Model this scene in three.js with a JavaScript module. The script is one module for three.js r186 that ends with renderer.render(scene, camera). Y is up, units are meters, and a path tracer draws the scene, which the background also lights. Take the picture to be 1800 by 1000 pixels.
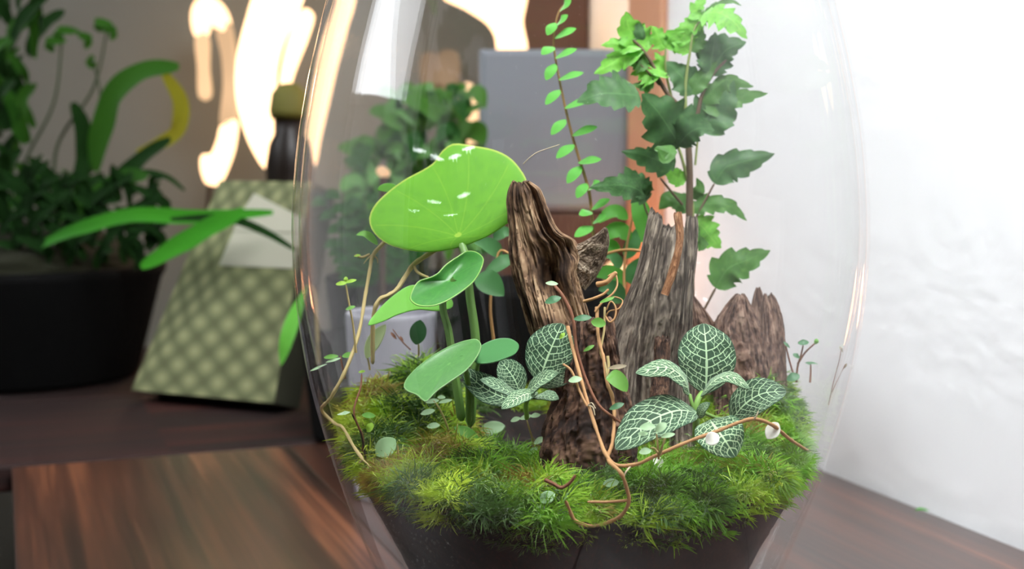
import * as THREE from 'three';
import { mergeGeometries, mergeVertices } from 'three/addons/utils/BufferGeometryUtils.js';
import { RoundedBoxGeometry } from 'three/addons/geometries/RoundedBoxGeometry.js';
import { RectAreaLightUniformsLib } from 'three/addons/lights/RectAreaLightUniformsLib.js';
import { ImprovedNoise } from 'three/addons/math/ImprovedNoise.js';

// ---------------------------------------------------------------- camera, sky, lights, exposure
const scene = new THREE.Scene();
const FPX = 2400, YAW = THREE.MathUtils.degToRad(20.5), PITCH = Math.atan(250 / FPX);
const camera = new THREE.PerspectiveCamera(2 * Math.atan(500 / FPX) * 180 / Math.PI, 1.8, 0.02, 60);
const CAM = new THREE.Vector3(0, 0.26, 0);
const FWD = new THREE.Vector3(Math.sin(YAW) * Math.cos(PITCH), -Math.sin(PITCH), -Math.cos(YAW) * Math.cos(PITCH));
camera.position.copy(CAM);
camera.lookAt(CAM.clone().add(FWD));
camera.updateMatrixWorld(true);
camera.focus = 0.64;
camera.userData.fStop = camera.getFocalLength() / 5.6;              // a lens opening of 5.6 mm in metres x 1000
scene.add(camera);

const SKY = 9;
scene.background = new THREE.Color(SKY * 0.95, SKY, SKY * 1.06);     // an even overcast sky outside the window

RectAreaLightUniformsLib.init();
const windowLight = new THREE.RectAreaLight(new THREE.Color(0.97, 1, 1.04), 4.6, 1.15, 1.05);
windowLight.position.set(-1.57, 1.36, -1.42); windowLight.lookAt(0.6, 1.36, -1.42);
scene.add(windowLight);
const panelLight = new THREE.RectAreaLight(new THREE.Color(0.98, 1, 1.02), 19, 0.5, 0.5);
panelLight.position.set(0.3, 0.99, -0.36); panelLight.lookAt(0.475, 0, -0.50);
scene.add(panelLight);

const renderer = new THREE.WebGLRenderer({ antialias: true });
renderer.toneMapping = THREE.LinearToneMapping;
renderer.toneMappingExposure = 1.0;
renderer.shadowMap.enabled = true;

// ---------------------------------------------------------------- helpers
let seed = 7;
const rnd = () => { seed |= 0; seed = seed + 0x6D2B79F5 | 0; let t = Math.imul(seed ^ seed >>> 15, 1 | seed); t = t + Math.imul(t ^ t >>> 7, 61 | t) ^ t; return ((t ^ t >>> 14) >>> 0) / 4294967296; };
const rr = (a, b) => a + (b - a) * rnd();
const noise = new ImprovedNoise();
const N3 = (x, y, z) => noise.noise(x + 13.7, y + 5.1, z + 9.3);
const fbm = (x, y, z, o = 4) => { let s = 0, a = 0.5; for (let i = 0; i < o; i++) { s += a * N3(x, y, z); x *= 2.03; y *= 2.03; z *= 2.03; a *= 0.5; } return s; };
const clamp = (x, a = 0, b = 1) => Math.min(b, Math.max(a, x));
const sst = (a, b, x) => { const t = clamp((x - a) / (b - a)); return t * t * (3 - 2 * t); };
const lerp = (a, b, t) => a + (b - a) * t;

const RIGHT = new THREE.Vector3().crossVectors(FWD, new THREE.Vector3(0, 1, 0)).normalize();
const UP = new THREE.Vector3().crossVectors(RIGHT, FWD);
const P0 = (x, y, d) => CAM.clone().addScaledVector(FWD, d).addScaledVector(RIGHT, d * (x - 900) / FPX).addScaledVector(UP, -d * (y - 500) / FPX);
let inJar = false;                                                     // true while things inside the jar are laid out: nothing may poke through the glass
function P(x, y, d) {
  let v = P0(x, y, d);
  if (inJar) for (let k = 0; k < 60 && Math.abs(d - 0.7) > 0.003 && Math.hypot(v.x - VC.x, v.z - VC.z) > inner(Math.max(v.y, 0.03)) - 0.002; k++) { d += Math.sign(0.7 - d) * 0.002; v = P0(x, y, d); }
  return v;
}
const dir = (x, y, z) => new THREE.Vector3().addScaledVector(RIGHT, x).addScaledVector(UP, y).addScaledVector(FWD, -z).normalize();

const used = new Map();
function numbered(name) { const n = used.get(name) || 0; used.set(name, n + 1); return n ? `${name}_${String(n).padStart(3, '0')}` : name; }
function tag(o, label, category, group) { o.userData.label = label; o.userData.category = category; if (group) o.userData.group = group; return o; }
function thing(name, base, label, category, group) {
  const g = new THREE.Group(); g.name = numbered(name); g.position.copy(base); scene.add(g);
  return tag(g, label, category, group);
}
function worldOf(o) { const v = new THREE.Vector3(); for (let p = o; p && p !== scene; p = p.parent) v.add(p.position); return v; }
function part(name, geo, mat, parent, label) {           // geometry comes in world coordinates
  const w = worldOf(parent); geo.translate(-w.x, -w.y, -w.z);
  const m = new THREE.Mesh(geo, mat); m.name = name; m.castShadow = m.receiveShadow = true;
  if (label) m.userData.label = label;
  parent.add(m); return m;
}
function solo(name, geo, mat, label, category, group) {  // a thing that is one mesh
  geo.computeBoundingBox(); const b = geo.boundingBox, c = new THREE.Vector3((b.min.x + b.max.x) / 2, b.min.y, (b.min.z + b.max.z) / 2);
  geo.translate(-c.x, -c.y, -c.z);
  const m = new THREE.Mesh(geo, mat); m.name = numbered(name); m.position.copy(c); m.castShadow = m.receiveShadow = true; scene.add(m);
  return tag(m, label, category, group);
}
function struct(name, geo, mat) {
  const m = new THREE.Mesh(geo, mat); m.name = name; m.castShadow = m.receiveShadow = true; m.userData.kind = 'structure'; scene.add(m); return m;
}
function box(x0, y0, z0, x1, y1, z1, r = 0) {
  const g = r ? new RoundedBoxGeometry(x1 - x0, y1 - y0, z1 - z0, 2, r) : new THREE.BoxGeometry(x1 - x0, y1 - y0, z1 - z0);
  g.translate((x0 + x1) / 2, (y0 + y1) / 2, (z0 + z1) / 2); return g;
}
const merge = (l) => mergeGeometries(l.map((g) => (g.index ? g.toNonIndexed() : g)));

// a tapering tube through points [px, py, depth]
function tube(pts, r0, r1 = r0, seg = 0, sides = 8, wob = 0) {
  const c = new THREE.CatmullRomCurve3(pts.map((p) => (p.isVector3 ? p : P(...p))), false, 'centripetal');
  const n = seg || Math.max(8, pts.length * 6);
  const g = new THREE.TubeGeometry(c, n, 1, sides, false), pos = g.attributes.position, v = new THREE.Vector3(), k = new THREE.Vector3();
  for (let i = 0; i <= n; i++) {
    c.getPointAt(i / n, k); let r = lerp(r0, r1, i / n) * (1 + wob * N3(i * 0.37, r0 * 9e3, 2));
    if (i === n) r *= 0.4;
    for (let j = 0; j <= sides; j++) { const q = i * (sides + 1) + j; v.fromBufferAttribute(pos, q).sub(k).multiplyScalar(r).add(k); pos.setXYZ(q, v.x, v.y, v.z); }
  }
  g.computeVertexNormals(); return g;
}

// ---------------------------------------------------------------- leaves
const SHAPES = {
  oval: (t) => Math.pow(Math.sin(Math.PI * t), 0.62),
  ovate: (t) => Math.pow(Math.sin(Math.PI * Math.pow(t, 0.8)), 0.75),
  obovate: (t) => Math.pow(Math.sin(Math.PI * Math.pow(t, 1.35)), 0.7),
  lance: (t) => Math.pow(Math.sin(Math.PI * Math.pow(t, 0.85)), 1.15),
  strap: (t) => Math.pow(Math.sin(Math.PI * clamp(0.04 + 0.95 * t)), 0.4),
  lobed: (t) => Math.pow(Math.sin(Math.PI * Math.pow(t, 0.62)), 0.85),
};
// rib: [px, py, depth] points from base to tip; w: half width (px), or wl / wr left and right of the way the rib runs; n: way the face looks (right, up, to the camera)
function leaf({ rib, w = 10, wl = w, wr = w, n = [0, 0.3, 1], shape = 'ovate', cup = 0.15, droop = 0, teeth = 0, bite = 0.35, wave = 0, nu = 0, twist = 0, jag = 0, th = 0 }) {
  const c = new THREE.CatmullRomCurve3(rib.map((p) => (p.isVector3 ? p : P(...p))), false, 'centripetal');
  const dm = rib[0].isVector3 ? 0.7 : rib.reduce((s, p) => s + p[2], 0) / rib.length, sc = dm / FPX;
  nu = nu || (teeth ? teeth * 6 : 18);
  const hv = teeth ? 4 : 5, cols = 2 * hv + 1, pos = [], uv = [], idx = [];
  const N0 = dir(...n), T = new THREE.Vector3(), A = new THREE.Vector3(), M = new THREE.Vector3(), k = new THREE.Vector3(), v = new THREE.Vector3();
  const ph = rib[0].isVector3 ? rib[0].x * 91 : rib[0][0] * 0.37;
  for (let i = 0; i <= nu; i++) {
    const t = i / nu; c.getPointAt(t, k); c.getTangentAt(t, T);
    A.crossVectors(T, N0).normalize(); if (twist) A.applyAxisAngle(T, twist * t); M.crossVectors(A, T).normalize();
    for (let j = -hv; j <= hv; j++) {
      const s = j / hv, a = Math.abs(s);
      let wd = (s < 0 ? wl : wr) * sc * (SHAPES[shape](clamp(t, 0.004, 0.996)));
      let back = 0;
      if (teeth && a > 0.5) { const f = (t * teeth + (s < 0 ? 0.35 : 0)) % 1; const b = bite * (a - 0.5) * 2; wd *= 1 - b * (1 - Math.pow(f, 0.8)) * sst(0.0, 0.12, t); back = b * f * 0.25 / teeth; }
      if (jag) wd *= 1 + jag * N3(t * 5 + ph, s * 2, ph);
      v.copy(k).addScaledVector(A, s * wd).addScaledVector(M, cup * wd * a * a - droop * wd * a + wave * wd * a * Math.sin(t * 17 + ph + (s > 0 ? 1.3 : 0)));
      v.addScaledVector(T, back * wd);
      pos.push(v.x, v.y, v.z); uv.push(0.5 + 0.5 * s, t);
      if (i && j > -hv) { const q = i * cols + j + hv; idx.push(q - cols - 1, q - cols, q, q - cols - 1, q, q - 1); }
    }
  }
  const g = new THREE.BufferGeometry();
  g.setAttribute('position', new THREE.Float32BufferAttribute(pos, 3)); g.setAttribute('uv', new THREE.Float32BufferAttribute(uv, 2)); g.setIndex(idx); g.computeVertexNormals();
  return th ? thicken(g, th) : g;
}
// a sheet given two faces and an edge
function thicken(g, th) {
  const p = g.attributes.position, nn = g.attributes.normal, u = g.attributes.uv, n = p.count, pos = [], uv = [], idx = [];
  for (const s of [0.5, -0.5]) for (let i = 0; i < n; i++) { pos.push(p.getX(i) + nn.getX(i) * th * s, p.getY(i) + nn.getY(i) * th * s, p.getZ(i) + nn.getZ(i) * th * s); uv.push(u.getX(i), u.getY(i)); }
  const src = Array.from(g.index.array), edges = new Map();
  for (let i = 0; i < src.length; i += 3) {
    idx.push(src[i], src[i + 1], src[i + 2], src[i] + n, src[i + 2] + n, src[i + 1] + n);
    for (let e = 0; e < 3; e++) { const a = src[i + e], b = src[i + (e + 1) % 3]; if (edges.has(`${b},${a}`)) edges.delete(`${b},${a}`); else edges.set(`${a},${b}`, [a, b]); }
  }
  for (const [a, b] of edges.values()) idx.push(b, a, a + n, b, a + n, b + n);
  const o = new THREE.BufferGeometry();
  o.setAttribute('position', new THREE.Float32BufferAttribute(pos, 3)); o.setAttribute('uv', new THREE.Float32BufferAttribute(uv, 2)); o.setIndex(idx); o.computeVertexNormals(); return o;
}
// a fleshy leaf from its outline [px, py], a centre, and its depth as a function of the pixel
function blade(outline, centre, depth, { dome = 0, th = 0.0006, rings = 9, n = 72, dish } = {}) {
  const c = new THREE.CatmullRomCurve3(outline.map((p) => new THREE.Vector3(p[0], p[1], 0)), true, 'centripetal');
  const pos = [], uv = [], idx = [], e = [];
  for (let i = 0; i < n; i++) { const q = c.getPointAt(i / n); e.push([q.x, q.y]); }
  const put = (x, y, r, a) => { const d = depth(x, y) - dome * (1 - r * r) + (dish ? dish(x, y, r) : 0), v = P(x, y, d); pos.push(v.x, v.y, v.z); uv.push(0.5 + 0.5 * r * Math.cos(a), 0.5 + 0.5 * r * Math.sin(a)); };
  put(centre[0], centre[1], 0, 0);
  for (let k = 1; k <= rings; k++) for (let i = 0; i < n; i++) { const r = k / rings; put(lerp(centre[0], e[i][0], r), lerp(centre[1], e[i][1], r), r, i / n * Math.PI * 2); }
  const at = (k, i) => 1 + (k - 1) * n + (i + n) % n;
  for (let i = 0; i < n; i++) { idx.push(0, at(1, i), at(1, i + 1)); for (let k = 1; k < rings; k++) idx.push(at(k, i), at(k + 1, i), at(k + 1, i + 1), at(k, i), at(k + 1, i + 1), at(k, i + 1)); }
  const g = new THREE.BufferGeometry();
  g.setAttribute('position', new THREE.Float32BufferAttribute(pos, 3)); g.setAttribute('uv', new THREE.Float32BufferAttribute(uv, 2)); g.setIndex(idx); g.computeVertexNormals();
  return th ? thicken(g, th) : g;
}

// ---------------------------------------------------------------- textures and materials
function dataTex(w, h, f, srgb = true) {
  const a = new Uint8Array(w * h * 4);
  for (let y = 0; y < h; y++) for (let x = 0; x < w; x++) { const c = f(x / w, y / h), q = (y * w + x) * 4; a[q] = clamp(c[0], 0, 255); a[q + 1] = clamp(c[1], 0, 255); a[q + 2] = clamp(c[2], 0, 255); a[q + 3] = 255; }
  const t = new THREE.DataTexture(a, w, h); t.magFilter = THREE.LinearFilter; t.minFilter = THREE.LinearFilter; t.wrapS = t.wrapT = THREE.RepeatWrapping; if (srgb) t.colorSpace = THREE.SRGBColorSpace; t.needsUpdate = true; return t;
}
const mixc = (a, b, t) => a.map((x, i) => lerp(x, b[i], t));
function canvasTex(w, h, draw) { const c = document.createElement('canvas'); c.width = w; c.height = h; draw(c.getContext('2d'), w, h); const t = new THREE.CanvasTexture(c); t.colorSpace = THREE.SRGBColorSpace; t.needsUpdate = true; return t; }
const std = (o) => new THREE.MeshStandardMaterial(o);
const leafMat = (color, o = {}) => new THREE.MeshPhysicalMaterial({ color, roughness: 1, transmission: 0.35, thickness: 0, side: THREE.DoubleSide, clearcoat: 0.35, clearcoatRoughness: 0.4, ...o });

// broad-leaf colour with paler veins; u across, v from base to tip
function veined(base, vein, { pairs = 6, width = 1.6, rim } = {}) {
  return canvasTex(128, 256, (x, w, h) => {
    x.fillStyle = base; x.fillRect(0, 0, w, h);
    for (let i = 0; i < 500; i++) { x.fillStyle = rnd() < 0.5 ? 'rgba(0,0,0,0.05)' : 'rgba(255,255,160,0.05)'; x.beginPath(); x.arc(rnd() * w, rnd() * h, rr(1, 7), 0, 7); x.fill(); }
    x.strokeStyle = vein; x.lineCap = 'round';
    x.lineWidth = width * 1.6; x.beginPath(); x.moveTo(w / 2, h); x.lineTo(w / 2, 0); x.stroke();
    x.lineWidth = width * 0.7; x.globalAlpha = 0.7;
    for (let i = 0; i < pairs; i++) for (const s of [-1, 1]) { const y = h * (0.97 - i / pairs * 0.9); x.beginPath(); x.moveTo(w / 2, y); x.quadraticCurveTo(w / 2 + s * w * 0.25, y - h * 0.06, w / 2 + s * w * 0.48, y - h * 0.16); x.stroke(); }
    x.globalAlpha = 1;
    if (rim) { x.fillStyle = rim; x.fillRect(0, 0, 4, h); x.fillRect(w - 4, 0, 4, h); }
  });
}
// dark green leaf with a net of white veins
function netted(bg, vein, k) {
  return canvasTex(256, 512, (x, w, h) => {
    x.fillStyle = bg; x.fillRect(0, 0, w, h);
    for (let i = 0; i < 1100; i++) { x.fillStyle = rnd() < 0.5 ? 'rgba(0,20,0,0.10)' : 'rgba(160,220,160,0.07)'; x.beginPath(); x.arc(rnd() * w, rnd() * h, rr(1, 8), 0, 7); x.fill(); }
    x.strokeStyle = vein; x.lineCap = 'round'; x.lineJoin = 'round';
    x.lineWidth = 12 * k; x.beginPath(); x.moveTo(w / 2, h); x.lineTo(w / 2, h * 0.55); x.stroke();
    x.lineWidth = 8 * k; x.beginPath(); x.moveTo(w / 2, h * 0.6); x.lineTo(w / 2, 0); x.stroke();
    const side = (s, y, i) => { const pts = []; for (let q = 0; q <= 10; q++) { const t = q / 10; pts.push([w / 2 + s * w * 0.49 * t, y - h * (0.10 * t + 0.15 * t * t) + 7 * Math.sin(q * 1.5 + i * 2.6) * t]); } return pts; };
    const all = [];
    for (const s of [-1, 1]) for (let i = 0; i < 9; i++) {
      const p = side(s, h * (1.1 - i * 0.115) + rr(-9, 9), i + (s > 0 ? 5 : 0)); all.push([s, i, p]);
      for (let q = 0; q < 10; q++) { x.lineWidth = (8 - q * 0.5) * k; x.beginPath(); x.moveTo(...p[q]); x.lineTo(...p[q + 1]); x.stroke(); }
    }
    for (const [s, i, p] of all) {
      const nx = all.find((a) => a[0] === s && a[1] === i + 1); if (!nx) continue;
      for (const q of [3, 5, 7, 9]) {
        const a = p[q], b = nx[2][Math.max(0, q - 1)], m = [(a[0] + b[0]) / 2 + rr(-12, 12), (a[1] + b[1]) / 2 + rr(-10, 10)];
        x.lineWidth = 3 * k; x.beginPath(); x.moveTo(...a); x.lineTo(...m); x.lineTo(...b); x.stroke();
        const e = p[Math.min(10, q + 1)], f = [(e[0] + nx[2][q][0]) / 2, (e[1] + nx[2][q][1]) / 2]; x.lineWidth = 2.2 * k; x.beginPath(); x.moveTo(...m); x.lineTo(...f); x.stroke();
      }
    }
  });
}
const barkTex = (dark, mid, light, sx = 22, sy = 3) => dataTex(256, 512, (u, v) => {
  const a = u * Math.PI * 2, cx = Math.cos(a) * sx / 6.28, cy = Math.sin(a) * sx / 6.28;
  const wv = 0.5 * fbm(cx * 0.8, cy * 0.8, v * 9 + 3, 3), g = fbm(cx * 2 + wv, cy * 2, v * sy * 3, 5) + 0.5, f = fbm(cx * 7 + wv, cy * 7, v * sy * 12 + 40, 4) + 0.5, q = fbm(cx * 0.8, cy * 0.8, v * 11 + 80, 4) + 0.5;
  let t = clamp((g * 0.42 + f * 0.34 + q * 0.42) * 2.3 - 0.85); const cr = fbm(cx * 5, cy * 5, v * sy * 1.6 + 60, 3); if (Math.abs(cr) < 0.02) t *= 0.35;
  const c = t < 0.5 ? mixc(dark, mid, t * 2) : mixc(mid, light, t * 2 - 1); return c;
});
const tableTex = dataTex(512, 512, (u, v) => {           // u across the grain, v along it
  const g = fbm(u * 26, v * 1.6, 3, 5) + 0.5, f = fbm(u * 110, v * 5, 8, 3) + 0.5, q = fbm(u * 3, v * 2.2, 14, 3) + 0.5;
  const t = clamp((g * 0.6 + f * 0.35 + q * 0.5 - 0.72) * 1.1 + 0.36);
  return mixc(mixc([34, 17, 11], [98, 55, 36], clamp(t * 1.5)), [160, 100, 64], clamp(t * 2.0 - 1.05));
});
const tableBump = dataTex(512, 512, (u, v) => { const g = (fbm(u * 26, v * 1.6, 3, 5) + fbm(u * 110, v * 5, 8, 3) * 0.6 + 0.7) * 150; return [g, g, g]; }, false);
const plasterBump = dataTex(256, 256, (u, v) => { const a = u * 6.283, b = v * 6.283, g = (fbm(Math.cos(a) * 2.2 + 9, Math.sin(a) * 2.2, Math.cos(b) * 2.2 + Math.sin(b) * 3.1, 5) + 0.5) * 255; return [g, g, g]; }, false);

const M = {
  white: std({ color: 0xf2f3f4, roughness: 0.75, bumpMap: plasterBump, bumpScale: 0.0006 }),
  grey: std({ color: new THREE.Color(0.165, 0.168, 0.148), roughness: 0.9, bumpMap: plasterBump, bumpScale: 0.0006 }),
  hall: std({ color: new THREE.Color(0.05, 0.05, 0.05), roughness: 0.95 }),
  ceiling: std({ color: 0xdfe0de, roughness: 0.9 }),
  floor: new THREE.MeshPhysicalMaterial({ color: new THREE.Color(0.01, 0.009, 0.008), roughness: 0.9, specularIntensity: 0.3 }),
  table: new THREE.MeshPhysicalMaterial({ map: tableTex, bumpMap: tableBump, bumpScale: 0.0004, roughness: 0.5, clearcoat: 1, clearcoatRoughness: 0.3 }),
  tableDark: std({ map: tableTex, color: 0x8c5a48, bumpMap: tableBump, bumpScale: 0.0006, roughness: 0.75 }),
  glass: new THREE.MeshPhysicalMaterial({ color: 0xffffff, roughness: 0, transmission: 1, thickness: 0, ior: 1.5, specularIntensity: 0.6, side: THREE.DoubleSide }),
  black: new THREE.MeshPhysicalMaterial({ color: new THREE.Color(0.003, 0.003, 0.003), roughness: 0.8, specularIntensity: 0.25 }),
};

// ---------------------------------------------------------------- the room
const WX = 0.609, WEND = -1.275, BACK = -2.0, LEFT = -1.6;
struct('floor', box(-28.2, -0.85, BACK - 0.2, 1.8, -0.75, 10.2), M.floor);
struct('ceiling', box(-28.2, 2.2, BACK - 0.2, 1.8, 2.35, 10.2), M.ceiling);
{ const g = box(WX, -0.75, WEND, 1.8, 2.2, 10.0, 0.006), uv = g.attributes.uv, p = g.attributes.position; for (let i = 0; i < uv.count; i++) uv.setXY(i, p.getZ(i) / 0.35, p.getY(i) / 0.35); struct('wall_right', g, M.white); }
{ const g = box(WX - 0.008, 0.001, WEND + 0.002, WX, 2.199, -1.198, 0.003); struct('painted_warm_light_1', g, std({ color: new THREE.Color(0.62, 0.3, 0.17), roughness: 0.7, bumpMap: plasterBump, bumpScale: 0.0006 })); }  // orange strip: warm light on the wall end, put into the colour
struct('wall_back', box(LEFT - 0.15, -0.75, BACK - 0.15, 1.8, 2.2, BACK), M.grey);
struct('wall_back_corner', box(0.78, -0.75, BACK, 1.8, 2.2, WEND), M.ceiling);
const WZ0 = -2.0, WZ1 = -0.82, WY0 = 0.82, WY1 = 1.9;                // the window's opening
struct('wall_left', merge([box(LEFT - 0.15, -0.75, BACK, LEFT, WY0, -0.62), box(LEFT - 0.15, WY1, BACK, LEFT, 2.2, -0.62), box(LEFT - 0.15, WY0, WZ1, LEFT, WY1, -0.62)]), M.ceiling);
struct('wall_hall', box(-28.2, -0.75, -0.77, LEFT - 0.15, 2.2, -0.62), M.hall);
struct('wall_hall_end', box(-28.2, -0.75, -0.62, -28.05, 2.2, 10.0), M.hall);
struct('wall_front', box(-28.2, -0.75, 10.0, 1.8, 2.2, 10.2), M.hall);
{
  const f = struct('window_1', merge([box(LEFT - 0.11, WY0 - 0.03, WZ0, LEFT + 0.05, WY0, WZ1 + 0.03), box(LEFT - 0.1, WY0, WZ1 - 0.035, LEFT - 0.05, WY1, WZ1), box(LEFT - 0.1, WY0, WZ0, LEFT - 0.05, WY1, WZ0 + 0.035), box(LEFT - 0.1, WY1 - 0.035, WZ0, LEFT - 0.05, WY1, WZ1)]), M.white);
  const pane = new THREE.Mesh(box(LEFT - 0.08, WY0, WZ0 + 0.03, LEFT - 0.074, WY1 - 0.03, WZ1 - 0.03), M.glass); pane.name = 'pane'; f.add(pane);
}
{
  const t = thing('ceiling_panel', new THREE.Vector3(0.3, 1.01, -0.36), 'square white lighting panel hanging above the table, tilted to the wall', 'light');
  const aim = new THREE.Vector3(0.175, -0.99, -0.14).normalize(), turn = panelLight.quaternion;
  const put = (g, off) => g.applyQuaternion(turn).translate(0.3 - aim.x * off, 0.99 - aim.y * off, -0.36 - aim.z * off);
  part('housing', put(new RoundedBoxGeometry(0.53, 0.53, 0.03, 2, 0.008), 0.03), M.ceiling, t);
  part('diffuser', put(new THREE.BoxGeometry(0.5, 0.5, 0.008), 0.011), std({ color: 0xffffff, emissive: 0xf8fcff, emissiveIntensity: 2 }), t);
  part('rod', new THREE.CylinderGeometry(0.008, 0.008, 1.15, 12).translate(0.3, 1.62, -0.36), M.ceiling, t);
}

// ---------------------------------------------------------------- tables
function plankUV(g, alongX, off) {
  const p = g.attributes.position, uv = g.attributes.uv;
  for (let i = 0; i < p.count; i++) { const a = alongX ? p.getZ(i) : p.getX(i), b = alongX ? p.getX(i) : p.getZ(i); uv.setXY(i, a / 0.4 + off + p.getY(i) * 1.5, b / 0.9 + off * 3.1); }
  return g;
}
{
  const t = thing('wooden_table', new THREE.Vector3(0.3, -0.75, -0.5), 'brown wooden table under the glass terrarium, broad planks with worn grain', 'table');
  const xs = [0, 0.2245, 0.415, WX - 0.003];
  for (let i = 0; i < 3; i++) part('plank', plankUV(box(xs[i] + 0.0002, -0.03, -1.15, xs[i + 1] - 0.0002, 0, 0.12, 0.0012), false, i * 0.37 + 0.1), M.table, t);
  part('apron', merge([box(0.03, -0.1, -1.1, 0.05, -0.03, 0.08), box(0.56, -0.1, -1.1, 0.58, -0.03, 0.08)]), M.tableDark, t);
  for (const x of [0.04, 0.53]) for (const z of [-1.1, 0.03]) part('leg', box(x, -0.75, z, x + 0.05, -0.03, z + 0.05, 0.004), M.tableDark, t);
  const b = thing('wooden_bench', new THREE.Vector3(0.1, -0.75, -1.4), 'dark brown wooden bench behind the table, carrying the black pot and patterned box', 'bench');
  part('plank', plankUV(box(-1.2, -0.022, -1.44, WX - 0.004, 0, -1.156, 0.003), true, 0.6), M.tableDark, b);
  part('plank', plankUV(box(-1.2, -0.022, -1.78, WX - 0.004, 0, -1.4412, 0.003), true, 0.2), M.tableDark, b);
  for (const x of [-1.1, 0.5]) for (const z of [-1.72, -1.4]) part('leg', box(x, -0.75, z, x + 0.06, -0.022, z + 0.06, 0.004), M.tableDark, b);
}

// ---------------------------------------------------------------- the vase
const VC = new THREE.Vector3(0.2764, 0, -0.6426);
const PROFILE = [[0.0015, 0.07], [0.003, 0.0795], [0.009, 0.0882], [0.02, 0.0955], [0.0476, 0.1075], [0.0769, 0.1189], [0.1058, 0.1283], [0.1344, 0.1361], [0.1626, 0.1413], [0.1906, 0.1442], [0.2184, 0.1450], [0.2572, 0.1418], [0.2935, 0.1353], [0.3302, 0.1261], [0.37, 0.1141], [0.41, 0.1], [0.44, 0.0885], [0.455, 0.083]];
function outer(y) { for (let i = 1; i < PROFILE.length; i++) if (y <= PROFILE[i][0]) { const [a, b] = [PROFILE[i - 1], PROFILE[i]]; return lerp(a[1], b[1], clamp((y - a[0]) / (b[0] - a[0]))); } return PROFILE[PROFILE.length - 1][1]; }
const wallT = (y) => 0.0035 + 0.0035 * sst(0.2, 0.11, y) + 0.009 * sst(0.12, 0.03, y);
const inner = (y) => outer(y) - wallT(y);
{
  const oc = new THREE.CatmullRomCurve3(PROFILE.map(([y, r]) => new THREE.Vector3(r, y, 0)), false, 'centripetal').getPoints(90);
  const out = [new THREE.Vector2(0.0001, 0.0015), new THREE.Vector2(0.04, 0.0015), ...oc.map((p) => new THREE.Vector2(p.x, p.y)), new THREE.Vector2(0.0815, 0.4575), new THREE.Vector2(0.0792, 0.456)];
  const inn = oc.slice(18).map((p) => new THREE.Vector2(Math.max(p.x - wallT(p.y), 0.02), p.y)).filter((p) => p.y > 0.018).reverse();
  const g = new THREE.LatheGeometry([...out, ...inn, new THREE.Vector2(0.05, 0.014), new THREE.Vector2(0.0001, 0.0135)], 160);
  g.translate(VC.x, VC.y, VC.z);
  const t = thing('glass_terrarium', VC.clone(), 'large clear egg-shaped glass jar holding moss, driftwood and small plants', 'glass jar');
  part('glass_shell', g, M.glass, t);
}
// the ground inside: a = to the right, b = away from the camera
const FH = new THREE.Vector3(Math.sin(YAW), 0, -Math.cos(YAW));
const gnd = (a, b) => 0.104 + 0.05 * b + 0.02 * Math.exp(-((a + 0.1) ** 2 + (b - 0.03) ** 2) / 0.0032) + 0.027 * Math.exp(-((a - 0.105) ** 2 + (b - 0.045) ** 2) / 0.0016)
  + 0.006 * N3(a * 38, b * 38, 1) + 0.004 * N3(a * 90, b * 90, 4) - 0.010 * sst(0.1, 0.135, Math.hypot(a, b)) - 0.008 * Math.exp(-((a - 0.0) ** 2 + (b - 0.01) ** 2) / 0.002) - 0.010 * Math.exp(-((a + 0.03) ** 2 + (b - 0.035) ** 2) / 0.0012);
const ab = (v) => { const q = v.clone().sub(VC); return [q.dot(RIGHT), q.dot(FH)]; };
function gd(x, y) { for (let d = 0.54; d < 0.86; d += 0.001) { const v = P(x, y, d), [a, b] = ab(v); if (Math.hypot(a, b) < 0.14 && v.y < gnd(a, b) + 0.004) return d; } return 0.7; }
const onG = (x, y, lift = 0.002) => [x, y, gd(x, y) - lift];
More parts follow.
